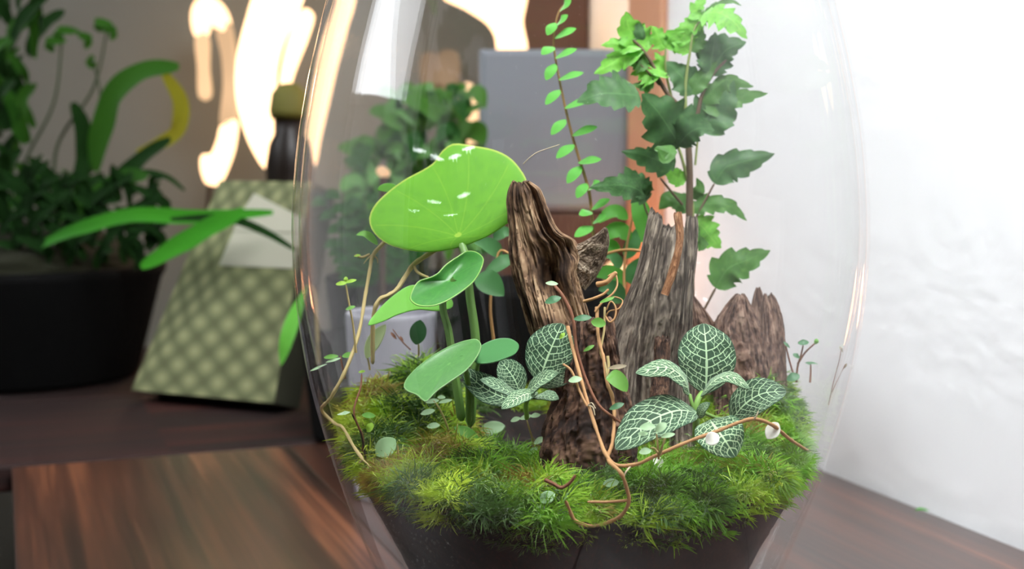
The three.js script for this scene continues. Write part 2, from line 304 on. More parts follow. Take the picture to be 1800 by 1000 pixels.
{
  const nr = 40, na = 128, pos = [], uv = [], idx = [], col = [];
  const put = (x, y, z, u, v) => { pos.push(x, y, z); uv.push(u, v); };
  const rim = (a) => { let y = 0.1; for (let k = 0; k < 4; k++) { const r = inner(y) - 0.001; y = gnd(Math.cos(a) * r, Math.sin(a) * r) - 0.003; } return [inner(y) - 0.001, y]; };
  for (let k = 0; k <= nr; k++) for (let i = 0; i < na; i++) {
    const a = i / na * Math.PI * 2, [R, ye] = rim(a), r = R * k / nr, A = Math.cos(a) * r, B = Math.sin(a) * r, y = k === nr ? ye : gnd(A, B) - 0.003;
    const w = VC.clone().addScaledVector(RIGHT, A).addScaledVector(FH, B); put(w.x, y, w.z, A / 0.06, B / 0.06);
  }
  const rows = 24;
  for (let k = 1; k <= rows; k++) for (let i = 0; i < na; i++) {
    const a = i / na * Math.PI * 2, [, ye] = rim(a), y = lerp(ye, 0.0205, k / rows), r = inner(y) - 0.0012 - 0.002 * Math.abs(N3(Math.cos(a) * 22, y * 160, Math.sin(a) * 22));
    const w = VC.clone().addScaledVector(RIGHT, Math.cos(a) * r).addScaledVector(FH, Math.sin(a) * r); put(w.x, y, w.z, a * 2.2, y / 0.06);
  }
  for (let k = 0; k < nr + rows; k++) for (let i = 0; i < na; i++) { const p = k * na + i, q = k * na + (i + 1) % na; idx.push(p, p + na, q + na, p, q + na, q); }
  const g = new THREE.BufferGeometry(); g.setAttribute('position', new THREE.Float32BufferAttribute(pos, 3)); g.setAttribute('uv', new THREE.Float32BufferAttribute(uv, 2)); g.setIndex(idx); g.computeVertexNormals();
  const soilTex = dataTex(256, 256, (u, v) => { const f = fbm(u * 30, v * 30, 1, 4) + 0.5, q = fbm(u * 6, v * 6, 5, 3) + 0.5; return mixc([5, 3, 2], [38, 19, 12], clamp(f * 1.2 * q + (f > 0.68 ? 0.4 : 0) - 0.1)); });
  const m = solo('potting_soil', g, std({ map: soilTex, bumpMap: soilTex, bumpScale: 0.002, roughness: 0.95 }), 'dark brown potting soil filling the bottom of the glass jar', 'soil'); m.userData.kind = 'stuff';
}
const LOOP = [[1080, 732, 0.624], [1076, 780, 0.612], [1069, 808, 0.6], [1092, 832, 0.59], [1103, 863, 0.582], [1106, 879, 0.579], [1094, 904, 0.574], [1069, 918, 0.571], [1036, 924, 0.57], [1011, 915, 0.571], [1000, 893, 0.575], [994, 880, 0.58]];   // where the runner lies on the front moss
// moss: tufts of curved blades
{
  function tuft(n, lean, len, spread) {
    const pos = [], idx = [], nor = [];
    const T = new THREE.Vector3(), S = new THREE.Vector3(), k = new THREE.Vector3();
    for (let i = 0; i < n; i++) {
      const az = rnd() * 6.283, el = rr(0.15, 1.0) * spread, L = len * rr(0.7, 1.35), w = rr(0.00028, 0.00048), q0 = pos.length / 3, seg = 5;
      k.set(rr(-0.002, 0.002), -0.001, rr(-0.002, 0.002));
      const d = new THREE.Vector3(Math.cos(az) * Math.sin(el), Math.cos(el), Math.sin(az) * Math.sin(el)), bend = new THREE.Vector3(Math.cos(az) * 0.5 + lean[0], -rr(0.2, 0.9), Math.sin(az) * 0.5 + lean[1]);
      for (let s = 0; s <= seg; s++) {
        const t = s / seg; T.copy(d).addScaledVector(bend, t * 1.9).normalize(); S.crossVectors(T, new THREE.Vector3(Math.cos(az + 1), 0.4, Math.sin(az + 1))).normalize();
        const ww = w * (s === seg ? 0.15 : 1 - 0.5 * t);
        pos.push(k.x - S.x * ww, k.y - S.y * ww, k.z - S.z * ww, k.x + S.x * ww, k.y + S.y * ww, k.z + S.z * ww);
        if (s) { const q = q0 + s * 2; idx.push(q - 2, q - 1, q + 1, q - 2, q + 1, q); }
        k.addScaledVector(T, L / seg);
      }
    }
    const g = new THREE.BufferGeometry(); g.setAttribute('position', new THREE.Float32BufferAttribute(pos, 3)); g.setIndex(idx); g.computeVertexNormals(); return g;
  }
  const kinds = [tuft(56, [0.7, 0.2], 0.0115, 1.0), tuft(56, [-0.8, 0.1], 0.0125, 1.0), tuft(60, [0, 0], 0.0095, 1.3), tuft(50, [0.3, -0.8], 0.0135, 0.9), tuft(64, [0.1, 0.3], 0.0085, 1.4)];
  const mat = leafMat(0xffffff, { clearcoat: 0.25, transmission: 0.3 });
  const lists = kinds.map(() => []);
  inJar = true;
  const clear = []; for (const pts of [LOOP, [[1108, 879, 0.578], [1070, 882, 0.577], [1032, 882, 0.578]], [[957, 843, 0.582], [986, 857, 0.58], [1012, 835, 0.59]], [[1066, 800, 0.602], [1118, 816, 0.596], [1184, 787, 0.598], [1260, 758, 0.602]]]) { const c = new THREE.CatmullRomCurve3(pts.map((p) => P(...p)), false, 'centripetal'); clear.push(...c.getPoints(60)); }
  inJar = false;
  const place = (a, b, y, tilt, big) => {
    const spot = VC.clone().addScaledVector(RIGHT, a).addScaledVector(FH, b); spot.y = y + 0.004;
    let near = 9; for (const q of clear) near = Math.min(near, q.distanceTo(spot)); if (near < 0.0045) return; if (near < 0.011) big *= 0.62;
    const w = VC.clone().addScaledVector(RIGHT, a).addScaledVector(FH, b); w.y = y;
    const r = Math.hypot(a, b) + 1e-6, out = new THREE.Vector3().addScaledVector(RIGHT, a / r).addScaledVector(FH, b / r);
    const up = new THREE.Vector3(rr(-0.35, 0.35), 1, rr(-0.35, 0.35)).addScaledVector(out, tilt).normalize();
    const q = new THREE.Quaternion().setFromUnitVectors(new THREE.Vector3(0, 1, 0), up).multiply(new THREE.Quaternion().setFromAxisAngle(new THREE.Vector3(0, 1, 0), rnd() * 6.283));
    const s = big * rr(0.7, 1.25);
    const n1 = N3(a * 30, b * 30, 20) + rr(-0.22, 0.22), n2 = N3(a * 34, b * 34, 33) * 1.3 + rr(-0.25, 0.25), yellow = sst(0.02, -0.1, a) * 0.5;
    let c = mixc([0.2, 0.5, 0.02], [0.54, 0.7, 0.045], clamp(0.22 + n1 * 1.1 + yellow));
    if (n2 < -0.12) c = mixc(c, [0.07, 0.17, 0.02], clamp((-0.12 - n2) * 4));
    if (n2 > 0.3) c = mixc(c, [0.34, 0.24, 0.035], clamp((n2 - 0.3) * 3));
    lists[Math.floor(rnd() * kinds.length)].push([new THREE.Matrix4().compose(w, q, new THREE.Vector3(s, s, s)), new THREE.Color(...c)]);
  };
  for (let i = 0; i < 3300; i++) {
    const r = Math.sqrt(rnd()) * 0.131, t = rnd() * 6.283, a = r * Math.cos(t), b = r * Math.sin(t), y = gnd(a, b);
    if (r > inner(y) - 0.005) continue;
    if (((a + 0.03) / 0.034) ** 2 + ((b - 0.035) / 0.05) ** 2 < 0.8 + 0.4 * rnd()) continue;      // bare dark soil under the thick stems, also put in for deep shade there
    place(a, b, y - 0.002, r > 0.105 ? 0.4 : 0, 1);
  }
  for (let i = 0; i < 900; i++) {                                     // the fringe that hangs against the glass
    const t = rnd() * 6.283; let y = 0.095; for (let k = 0; k < 3; k++) { const r = inner(y) - 0.005; y = gnd(Math.cos(t) * r, Math.sin(t) * r); }
    const drop = rnd() ** 1.5 * 0.016, r = inner(y - drop) - 0.0045; place(Math.cos(t) * r, Math.sin(t) * r, y - drop, rr(-0.2, 0.4), 0.75);
  }
  for (let i = 0; i < 34; i++) { const [a, b] = ab(P0(rr(732, 785), 610, 0.745 + rr(-0.012, 0.012))); place(a, b, gnd(a, b) + rr(0, 0.011), 0, 1.35); }
  const g = thing('moss_carpet', new THREE.Vector3(VC.x, 0.1, VC.z), 'bright green carpet of curly moss covering the soil inside the jar', 'moss'); g.userData.kind = 'stuff';
  const inv = new THREE.Matrix4().makeTranslation(-VC.x, -0.1, -VC.z);
  kinds.forEach((k, i) => {
    const im = new THREE.InstancedMesh(k, mat, lists[i].length); im.name = 'moss_tufts'; im.userData.kind = 'stuff'; im.castShadow = im.receiveShadow = true;
    lists[i].forEach(([m, c], j) => { im.setMatrixAt(j, inv.clone().multiply(m)); im.setColorAt(j, c); }); g.add(im);
  });
}

// ---------------------------------------------------------------- droplets clinging to the inside of the glass
{
  const g = new THREE.SphereGeometry(1, 10, 8), im = new THREE.InstancedMesh(g, M.glass, 420); im.name = 'water_droplets';
  const q = new THREE.Quaternion(), X = new THREE.Vector3(0, 0, 1);
  for (let i = 0; i < 420; i++) {
    const low = i < 220, y = low ? rr(0.045, 0.10) : rr(0.24, 0.33), r = inner(y) - 0.0002, a = low ? rr(3.35, 4.1) : rr(3.9, 4.75);   // round the jar from its right side
    const o = new THREE.Vector3().addScaledVector(RIGHT, Math.cos(a)).addScaledVector(FH, Math.sin(a)), k = (low ? rr(0.0003, 0.0009) : rr(0.00015, 0.0004));
    q.setFromUnitVectors(X, o); im.setMatrixAt(i, new THREE.Matrix4().compose(new THREE.Vector3(VC.x, y, VC.z).addScaledVector(o, r), q, new THREE.Vector3(k, k, k * 0.5)));
  }
  scene.add(im); tag(im, 'fine water droplets clinging to the inside of the glass jar', 'droplets'); im.userData.kind = 'stuff';
}
// ---------------------------------------------------------------- driftwood
inJar = true;
// L, R: the left and right outlines [px, py] from top to bottom; d: depth [top, bottom]; th: half thickness in px
function shard({ L, R, d, th, sd, groove = 0.35, gk = 7, jag = 10, gouge = [], rows = 170, na = 160 }) {
  const line = (pts) => new THREE.CatmullRomCurve3(pts.map((p) => new THREE.Vector3(p[0], p[1], 0)), false, 'centripetal');
  const cl = line(L), cr = line(R), pos = [], uv = [], idx = [];
  for (let i = 0; i <= rows; i++) {
    const t = i / rows, A = cl.getPointAt(t), B = cr.getPointAt(t), mx = (A.x + B.x) / 2, my = (A.y + B.y) / 2, hx = (B.x - A.x) / 2, hy = (B.y - A.y) / 2;
    const dd = lerp(d[0], d[1], t), D = (th.length ? lerp(th[0], th[1], t) : th) * dd / FPX;
    const end = Math.pow(clamp(t / 0.03), 0.5);
    for (let j = 0; j <= na; j++) {
      const f = j / na * Math.PI * 2, c = Math.cos(f), s = Math.sin(f);
      const x = Math.sign(c) * Math.pow(Math.abs(c), 0.75), z = Math.sign(s) * Math.pow(Math.abs(s), 0.75);
      const wx = 0.35 * N3(c * 2 + sd, t * 5, s * 2), n = fbm(c * gk * 0.5 + sd + wx, s * gk * 0.5 + wx, t * 1.8 + sd, 4), n2 = fbm(c * gk * 1.6 + sd, s * gk * 1.6 + 9, t * 5.5 + sd, 4), n3 = N3(c * 14 + sd, s * 14, t * 30);
      const plate = sst(0.02, 0.07, N3(c * gk * 0.7 + sd * 3, s * gk * 0.7, t * 5 + sd)) - 0.5, rid = 1 - Math.abs(fbm(c * gk * 3 + sd, s * gk * 3, t * 3 + sd, 3)) * 3.2;
      let k = 1 + groove * (-Math.pow(Math.abs(n) * 2.1, 0.7) + 0.45) + groove * 0.55 * n2 + groove * 0.14 * n3 + groove * 0.34 * plate - groove * 0.34 * Math.max(0, rid - 0.45);
      for (const [gt, gf, wt, wf, dep] of gouge) { const e = ((t - gt) / wt) ** 2 + ((f - gf) / wf) ** 2; k -= dep * Math.exp(-e); }
      const kx = (0.1 + lerp(1, clamp(k, 0.5, 1.3), 0.35)) * lerp(0.75, 1, end), kz = k * lerp(0.6, 1, end);
      const up = jag * (fbm(c * 3 + sd * 2, s * 3, sd, 3) * 1.6) * sst(0.35, 0, t);
      const v = P(mx + hx * x * kx, my + hy * x * kx + up, dd - z * D * kz);
      pos.push(v.x, v.y, v.z); uv.push(j / na, t * 1.0 + sd * 0.31);
    }
  }
  const w = na + 1;
  for (let i = 0; i < rows; i++) for (let j = 0; j < na; j++) { const p = i * w + j; idx.push(p, p + w + 1, p + w, p, p + 1, p + w + 1); }
  for (const [row, flip] of [[0, 0], [rows, 1]]) {                     // closed ends
    let cx = 0, cy = 0, cz = 0; for (let j = 0; j < na; j++) { const q = (row * w + j) * 3; cx += pos[q]; cy += pos[q + 1]; cz += pos[q + 2]; }
    const k = pos.length / 3; pos.push(cx / na, cy / na - (flip ? 0 : 0.001), cz / na); uv.push(0.5, 0.5);
    for (let j = 0; j < na; j++) { const a = row * w + j; if (flip) idx.push(k, a + 1, a); else idx.push(k, a, a + 1); }
  }
  const g = new THREE.BufferGeometry(); g.setAttribute('position', new THREE.Float32BufferAttribute(pos, 3)); g.setAttribute('uv', new THREE.Float32BufferAttribute(uv, 2)); g.setIndex(idx); g.computeVertexNormals(); return g;
}
{
  const brown = barkTex([50, 34, 23], [126, 98, 72], [186, 158, 124], 12, 2.2), grey = barkTex([46, 38, 32], [112, 102, 90], [170, 158, 140], 14, 2.2), red = barkTex([50, 33, 26], [112, 86, 72], [160, 134, 116], 14, 2.2), tan = barkTex([120, 76, 46], [176, 122, 80], [206, 160, 118]);
  const W = (t) => std({ map: t, bumpMap: t, bumpScale: 0.0016, roughness: 0.9 });
  const mdk = W(barkTex([30, 20, 15], [82, 58, 44], [132, 102, 80], 12, 2)), mb = W(brown), mg = W(grey), mr = W(red), mt = W(tan);
  const a = thing('driftwood', P(1000, 780, 0.68), 'tall brown driftwood stump leaning left, dark hollow in its side and a pointed spur', 'driftwood');
  part('trunk', shard({ L: [[898, 322], [894, 360], [899, 405], [902, 444], [908, 477], [917, 516], [927, 545], [937, 580], [955, 640], [975, 700], [985, 860]], R: [[932, 319], [945, 333], [955, 357], [966, 384], [980, 408], [1004, 425], [1014, 450], [1010, 480], [1016, 507], [1028, 549], [1050, 620], [1075, 700], [1090, 860]], d: [0.675, 0.68], th: [24, 62], sd: 1.7, gk: 5, groove: 0.4, jag: 9, gouge: [[0.33, 1.5, 0.1, 0.33, 1.5], [0.2, 0.95, 0.09, 0.18, 0.6], [0.25, 0.6, 0.025, 0.16, 0.9], [0.7, 1.2, 0.2, 0.2, 0.4], [0.1, 1.1, 0.08, 0.16, 0.5]], rows: 260, na: 220 }), mb, a);
  part('spur', shard({ L: [[1062, 399], [1045, 415], [1022, 429], [998, 441], [978, 462]], R: [[1068, 401], [1070, 425], [1061, 457], [1047, 482], [1026, 508]], d: [0.67, 0.684], th: [5, 30], sd: 4.2, gk: 3, jag: 0, groove: 0.2 }), W(barkTex([78, 64, 50], [146, 128, 108], [196, 180, 156], 12, 2)), a);
  part('root_base', shard({ L: [[1004, 560], [1000, 620], [986, 690], [966, 757], [958, 860]], R: [[1072, 560], [1085, 640], [1100, 700], [1116, 860]], d: [0.668, 0.655], th: [26, 40], sd: 6.1, gk: 5, groove: 0.6, jag: 12, rows: 150 }), mdk, a);
  const b = thing('driftwood', P(1160, 770, 0.71), 'broad grey driftwood slab with upright splinters standing in the middle of the jar', 'driftwood');
  part('splinter', shard({ L: [[1144, 368], [1133, 417], [1124, 459], [1112, 498], [1092, 545], [1070, 610], [1055, 690], [1048, 860]], R: [[1166, 384], [1158, 420], [1146, 480], [1132, 540], [1120, 620], [1112, 700], [1105, 860]], d: [0.7, 0.69], th: [8, 26], sd: 9.3, gk: 5, jag: 14, groove: 0.4 }), mg, b);
  part('splinter', shard({ L: [[1160, 398], [1146, 480], [1132, 560], [1114, 660], [1104, 860]], R: [[1206, 402], [1202, 480], [1196, 560], [1188, 660], [1184, 860]], d: [0.735, 0.722], th: [10, 28], sd: 12.8, gk: 7, jag: 16, groove: 0.55 }), mg, b);
  part('splinter', shard({ L: [[1206, 380], [1204, 450], [1196, 560], [1184, 660], [1176, 860]], R: [[1227, 382], [1224, 450], [1218, 510], [1216, 570], [1218, 660], [1224, 860]], d: [0.705, 0.695], th: [9, 22], sd: 15.5, gk: 5, jag: 5, groove: 0.4 }), mg, b);
  part('bark_strip', shard({ L: [[1184, 374], [1189, 420], [1178, 468], [1162, 516]], R: [[1198, 372], [1201, 420], [1190, 475], [1174, 520]], d: [0.69, 0.685], th: [6, 7], sd: 18.2, gk: 4, jag: 4, groove: 0.25, rows: 60, na: 40 }), mt, b, 'pale orange brown strip of bark');
  part('broken_stub', shard({ L: [[1152, 592], [1150, 640], [1140, 720]], R: [[1177, 592], [1176, 640], [1174, 720]], d: [0.675, 0.67], th: [8, 12], sd: 20.4, gk: 6, jag: 8, rows: 50, na: 60 }), mdk, b);
  const c = thing('driftwood', P(1320, 700, 0.74), 'low jagged reddish brown driftwood with several peaks near the white wall side', 'driftwood');
  part('splinter', shard({ L: [[1216, 520], [1212, 600], [1205, 800]], R: [[1222, 522], [1254, 568], [1276, 620], [1296, 800]], d: [0.745, 0.74], th: [8, 24], sd: 22.1, jag: 4, rows: 80 }), mr, c);
  part('splinter', shard({ L: [[1292, 518], [1272, 545], [1262, 566], [1262, 620], [1262, 800]], R: [[1310, 518], [1328, 565], [1342, 640], [1350, 800]], d: [0.73, 0.725], th: [8, 30], sd: 25.6, jag: 8, gk: 5, groove: 0.5 }), mr, c);
  part('splinter', shard({ L: [[1328, 506], [1320, 545], [1316, 620], [1314, 800]], R: [[1336, 506], [1348, 545], [1356, 620], [1362, 800]], d: [0.745, 0.74], th: [5, 22], sd: 28.3, jag: 4 }), mr, c);
  part('splinter', shard({ L: [[1340, 520], [1338, 570], [1340, 640], [1340, 800]], R: [[1361, 519], [1371, 548], [1378, 600], [1380, 655], [1384, 800]], d: [0.742, 0.735], th: [7, 20], sd: 31.9, jag: 10, gk: 6 }), mr, c);
}

// ---------------------------------------------------------------- the round-leaved plant
{
  const radial = (base, rim, mid, k = 9) => canvasTex(256, 256, (x, w) => {
    x.fillStyle = base; x.fillRect(0, 0, w, w);
    for (let i = 0; i < 700; i++) { x.fillStyle = rnd() < 0.5 ? 'rgba(0,40,0,0.025)' : 'rgba(220,255,120,0.025)'; x.beginPath(); x.arc(rnd() * w, rnd() * w, rr(1, 9), 0, 7); x.fill(); }
    x.strokeStyle = mid; x.globalAlpha = 0.28; x.lineWidth = 2; for (let i = 0; i < k; i++) { const a = i / k * 6.28 + 0.2; x.beginPath(); x.moveTo(w / 2, w / 2); x.quadraticCurveTo(w / 2 + 60 * Math.cos(a), w / 2 + 60 * Math.sin(a), w / 2 + 120 * Math.cos(a + 0.25), w / 2 + 120 * Math.sin(a + 0.25)); x.stroke(); }
    x.globalAlpha = 0.9; x.fillStyle = mid; x.beginPath(); x.arc(w / 2, w / 2, 6, 0, 7); x.fill();
    x.strokeStyle = rim; x.lineWidth = 3; x.beginPath(); x.arc(w / 2, w / 2, w / 2 - 1, 0, 7); x.stroke();
  });
  const bright = leafMat(0xffffff, { map: radial('#70bc00', '#c0d058', '#b4dc40'), transmission: 0.5, clearcoat: 0.25 }), dark = leafMat(0xffffff, { map: radial('#2f861c', '#a0cc5c', '#58a838', 5), transmission: 0.3, clearcoat: 0.9, clearcoatRoughness: 0.25 }), mid = leafMat(0x6cba2a, { transmission: 0.45 }), pale = leafMat(0xffffff, { map: radial('#4c8a3c', '#90b874', '#68a050', 7), transmission: 0.25, clearcoat: 0.9, clearcoatRoughness: 0.32 }), deep = leafMat(0x3f8440, { transmission: 0.25 });
  const stem = std({ color: 0x5c823a, roughness: 0.5 });
  const t = thing('round_leaf_plant', P(815, 720, 0.675), 'fleshy plant with one huge bright green round leaf and thick green stems', 'plant');
  part('leaf', blade([[796, 253], [828, 256], [870, 264], [897, 278], [915, 298], [926, 318], [925, 348], [910, 378], [885, 398], [860, 414], [822, 430], [783, 440], [745, 443], [706, 437], [678, 427], [655, 406], [649, 384], [658, 362], [684, 336], [713, 315], [745, 298], [764, 285], [777, 266]], [806, 416], (x, y) => 0.682 + (421 - y) * 0.00012 - (x - 806) * 0.00002, { dome: 0.0018 }), bright, t, 'huge bright green round leaf');
  part('leaf', blade([[724, 512], [721, 526], [732, 536], [758, 538], [783, 530], [812, 512], [834, 493], [847, 470], [850, 454], [838, 443], [822, 441], [806, 450], [783, 466], [770, 480], [758, 487], [734, 496]], [790, 494], (x, y) => 0.652 + (500 - y) * 0.0003, { dish: (x, y, r) => 0.008 * (1 - r * r) }), dark, t, 'glossy dark green cupped leaf');
  part('leaf', blade([[647, 571], [665, 545], [694, 518], [722, 502], [748, 505], [790, 522], [796, 538], [772, 546], [735, 544], [702, 552], [670, 566]], [740, 524], (x, y) => 0.672 + (x - 720) * 0.00015 + (530 - y) * 0.0004), mid, t);
  part('leaf', blade([[710, 681], [713, 669], [730, 649], [761, 625], [792, 608], [822, 598], [839, 597], [846, 606], [839, 626], [819, 651], [792, 670], [768, 687], [757, 698], [748, 706], [732, 694], [717, 688]], [790, 640], (x, y) => 0.625 + (650 - y) * 0.0004 - (x - 780) * 0.00006, { dish: (x, y, r) => 0.003 * (1 - r * r) }), pale, t, 'pale glossy leaf reaching over the moss');
  part('leaf', blade([[832, 622], [846, 608], [864, 599], [882, 595], [900, 597], [912, 607], [907, 620], [880, 633], [853, 639], [836, 637]], [866, 618], (x, y) => 0.645 + (620 - y) * 0.0004), deep, t);
  part('leaf', blade([[664, 333], [670, 325], [684, 322], [696, 326], [692, 336], [676, 337]], [680, 329], (x, y) => 0.70), mid, t);
  part('stem', tube([[807, 420, 0.684], [818, 450, 0.678], [826, 520, 0.675], [836, 600, 0.672], [832, 680, 0.67], [826, 750, 0.665]], 0.0021, 0.0026), stem, t);
  part('stem', tube([[800, 490, 0.662], [780, 520, 0.664], [779, 545, 0.664], [788, 580, 0.662], [797, 640, 0.66], [812, 740, 0.66]], 0.0017, 0.0023), stem, t);
  part('stem', tube([[812, 628, 0.634], [822, 670, 0.645], [824, 745, 0.655]], 0.0012, 0.0017), stem, t);
  part('stem', tube([[846, 622, 0.648], [832, 670, 0.655], [828, 745, 0.66]], 0.0011, 0.0016), stem, t);
}

// ---------------------------------------------------------------- nerve plants (white-veined)
{
  const fa = leafMat(0xffffff, { map: netted('#305438', '#c0e0b2', 1.0), transmission: 0.2, clearcoat: 0.2, clearcoatRoughness: 0.5 });
  const fb = leafMat(0xffffff, { map: netted('#3a6442', '#cfeebc', 1.35), transmission: 0.25, clearcoat: 0.2, clearcoatRoughness: 0.5 });
  const st = std({ color: 0x77a24a, roughness: 0.6 });
  const L = (t, o, m = fa) => part('leaf', leaf({ shape: 'oval', nu: 26, cup: 0.12, wave: 0.04, th: 0.0004, ...o, w: o.w * 1.12 }), m, t);
  const a = thing('nerve_plant', P(930, 720, 0.65), 'white-veined dark green nerve plant beside the thick green stems, left of the wood', 'plant');
  L(a, { rib: [[948, 672, 0.648], [958, 640, 0.648], [972, 605, 0.65], [988, 569, 0.655]], w: 38, n: [-0.15, 0.25, 1] });
  L(a, { rib: [[924, 698, 0.638], [940, 678, 0.633], [958, 665, 0.628], [982, 656, 0.624]], w: 17, n: [-0.5, 0.8, 0.8] }, fb);
  L(a, { rib: [[945, 690, 0.638], [922, 694, 0.63], [903, 704, 0.622], [882, 719, 0.616]], w: 14, n: [0.1, 0.7, 0.8] }, fb);
  L(a, { rib: [[914, 698, 0.642], [890, 686, 0.636], [868, 676, 0.632], [844, 668, 0.63]], w: 18, n: [0.1, 0.9, 0.7] });
  L(a, { rib: [[908, 706, 0.65], [875, 695, 0.648], [845, 678, 0.648], [814, 650, 0.65]], w: 27, n: [0.3, 0.7, 0.8] });
  L(a, { rib: [[915, 692, 0.66], [905, 668, 0.663], [893, 650, 0.666], [880, 634, 0.67]], w: 22, n: [-0.2, 0.5, 1] });
  L(a, { rib: [[936, 700, 0.645], [950, 696, 0.64], [965, 697, 0.636], [982, 702, 0.634]], w: 17, n: [0.1, 0.9, 0.6] });
  L(a, { rib: [[945, 678, 0.655], [965, 665, 0.656], [985, 655, 0.66], [1002, 640, 0.664]], w: 22, n: [0.1, 0.5, 1] });
  part('stem', tube([[926, 735, 0.652], [926, 705, 0.645], [938, 690, 0.642], [948, 674, 0.648]], 0.0012), st, a);
  const b = thing('nerve_plant', P(1225, 760, 0.635), 'white-veined nerve plant with an upright oval leaf in front of the grey driftwood', 'plant');
  L(b, { rib: [[1240, 692, 0.64], [1242, 650, 0.64], [1241, 610, 0.642], [1237, 569, 0.648]], w: 46, n: [0.05, 0.2, 1] });
  L(b, { rib: [[1212, 694, 0.632], [1200, 664, 0.625], [1172, 646, 0.62], [1118, 656, 0.615]], w: 21, n: [-0.1, 0.8, 0.75], droop: 0.25 }, fb);
  L(b, { rib: [[1226, 726, 0.628], [1190, 722, 0.618], [1140, 742, 0.61], [1083, 790, 0.602]], w: 37, n: [-0.1, 0.75, 0.9] });
  L(b, { rib: [[1232, 696, 0.628], [1258, 668, 0.622], [1285, 662, 0.618], [1317, 684, 0.614]], w: 16, n: [0.1, 0.9, 0.6], droop: 0.2 }, fb);
  L(b, { rib: [[1286, 738, 0.64], [1310, 710, 0.636], [1340, 692, 0.634], [1382, 688, 0.634]], w: 29, n: [-0.1, 0.6, 1] });
  L(b, { rib: [[1248, 738, 0.624], [1258, 752, 0.615], [1275, 775, 0.608], [1292, 803, 0.604]], w: 38, n: [-0.25, 0.7, 0.9] }, fb);
  L(b, { rib: [[1228, 735, 0.626], [1236, 718, 0.622], [1248, 708, 0.62]], w: 9, n: [0, 0.7, 0.8] }, fb);
  part('stem', tube([[1224, 775, 0.635], [1224, 735, 0.63], [1226, 705, 0.631], [1236, 688, 0.637]], 0.002, 0.0012), st, b);
  part('stem', tube([[1230, 722, 0.631], [1262, 735, 0.636], [1290, 736, 0.64]], 0.0009), st, b);
  part('stem', tube([[1224, 728, 0.63], [1215, 705, 0.631], [1212, 692, 0.632]], 0.0009), st, b);
}

// ---------------------------------------------------------------- fern frond
{
  const m = leafMat(0x5cb83c, { transmission: 0.45 }), st = std({ color: 0x8a6a3c, roughness: 0.7 });
  const t = thing('fern_frond', P(1043, 440, 0.755), 'single slender fern frond with paired small leaflets rising behind the driftwood', 'fern');
  const S = [[1000, 2], [984, 18], [976, 45], [973, 75], [976, 100], [981, 128], [990, 173], [1005, 235], [1019, 282], [1029, 313], [1036, 340], [1040, 375], [1043, 410], [1044, 450]];
  part('stalk', tube(S.map(([x, y]) => [x, y, 0.765 - y * 3e-5]).reverse(), 0.0011, 0.0005, 90), st, t);
  const pin = [[984, 20, 1004, -2], [977, 46, 998, 26], [975, 67, 1013, 50], [976, 102, 1014, 86], [982, 140, 1026, 128], [992, 190, 1042, 174], [1006, 238, 1050, 223], [1016, 286, 1057, 280], [1034, 334, 1054, 318], [1040, 368, 1072, 350], [1042, 392, 1066, 378],
    [976, 40, 962, 62], [973, 82, 952, 96], [976, 112, 960, 141], [984, 158, 959, 184], [994, 210, 969, 237], [1009, 254, 978, 278], [1021, 292, 997, 322], [1031, 322, 1014, 348], [1040, 372, 1018, 378], [1042, 398, 1010, 416]];
  for (const [x0, y0, x1, y1] of pin) { const d = 0.763 - y0 * 3e-5; part('leaflet', leaf({ rib: [[x0, y0, d], [(x0 + x1) / 2, (y0 + y1) / 2 - 2, d - 0.004], [x1, y1, d - 0.005]], w: 9.5 + 2 * rnd(), shape: 'oval', n: [0.1 * (x1 > x0 ? 1 : -1), 0.75, 0.8], nu: 12, droop: 0.15 }), m, t); }
}

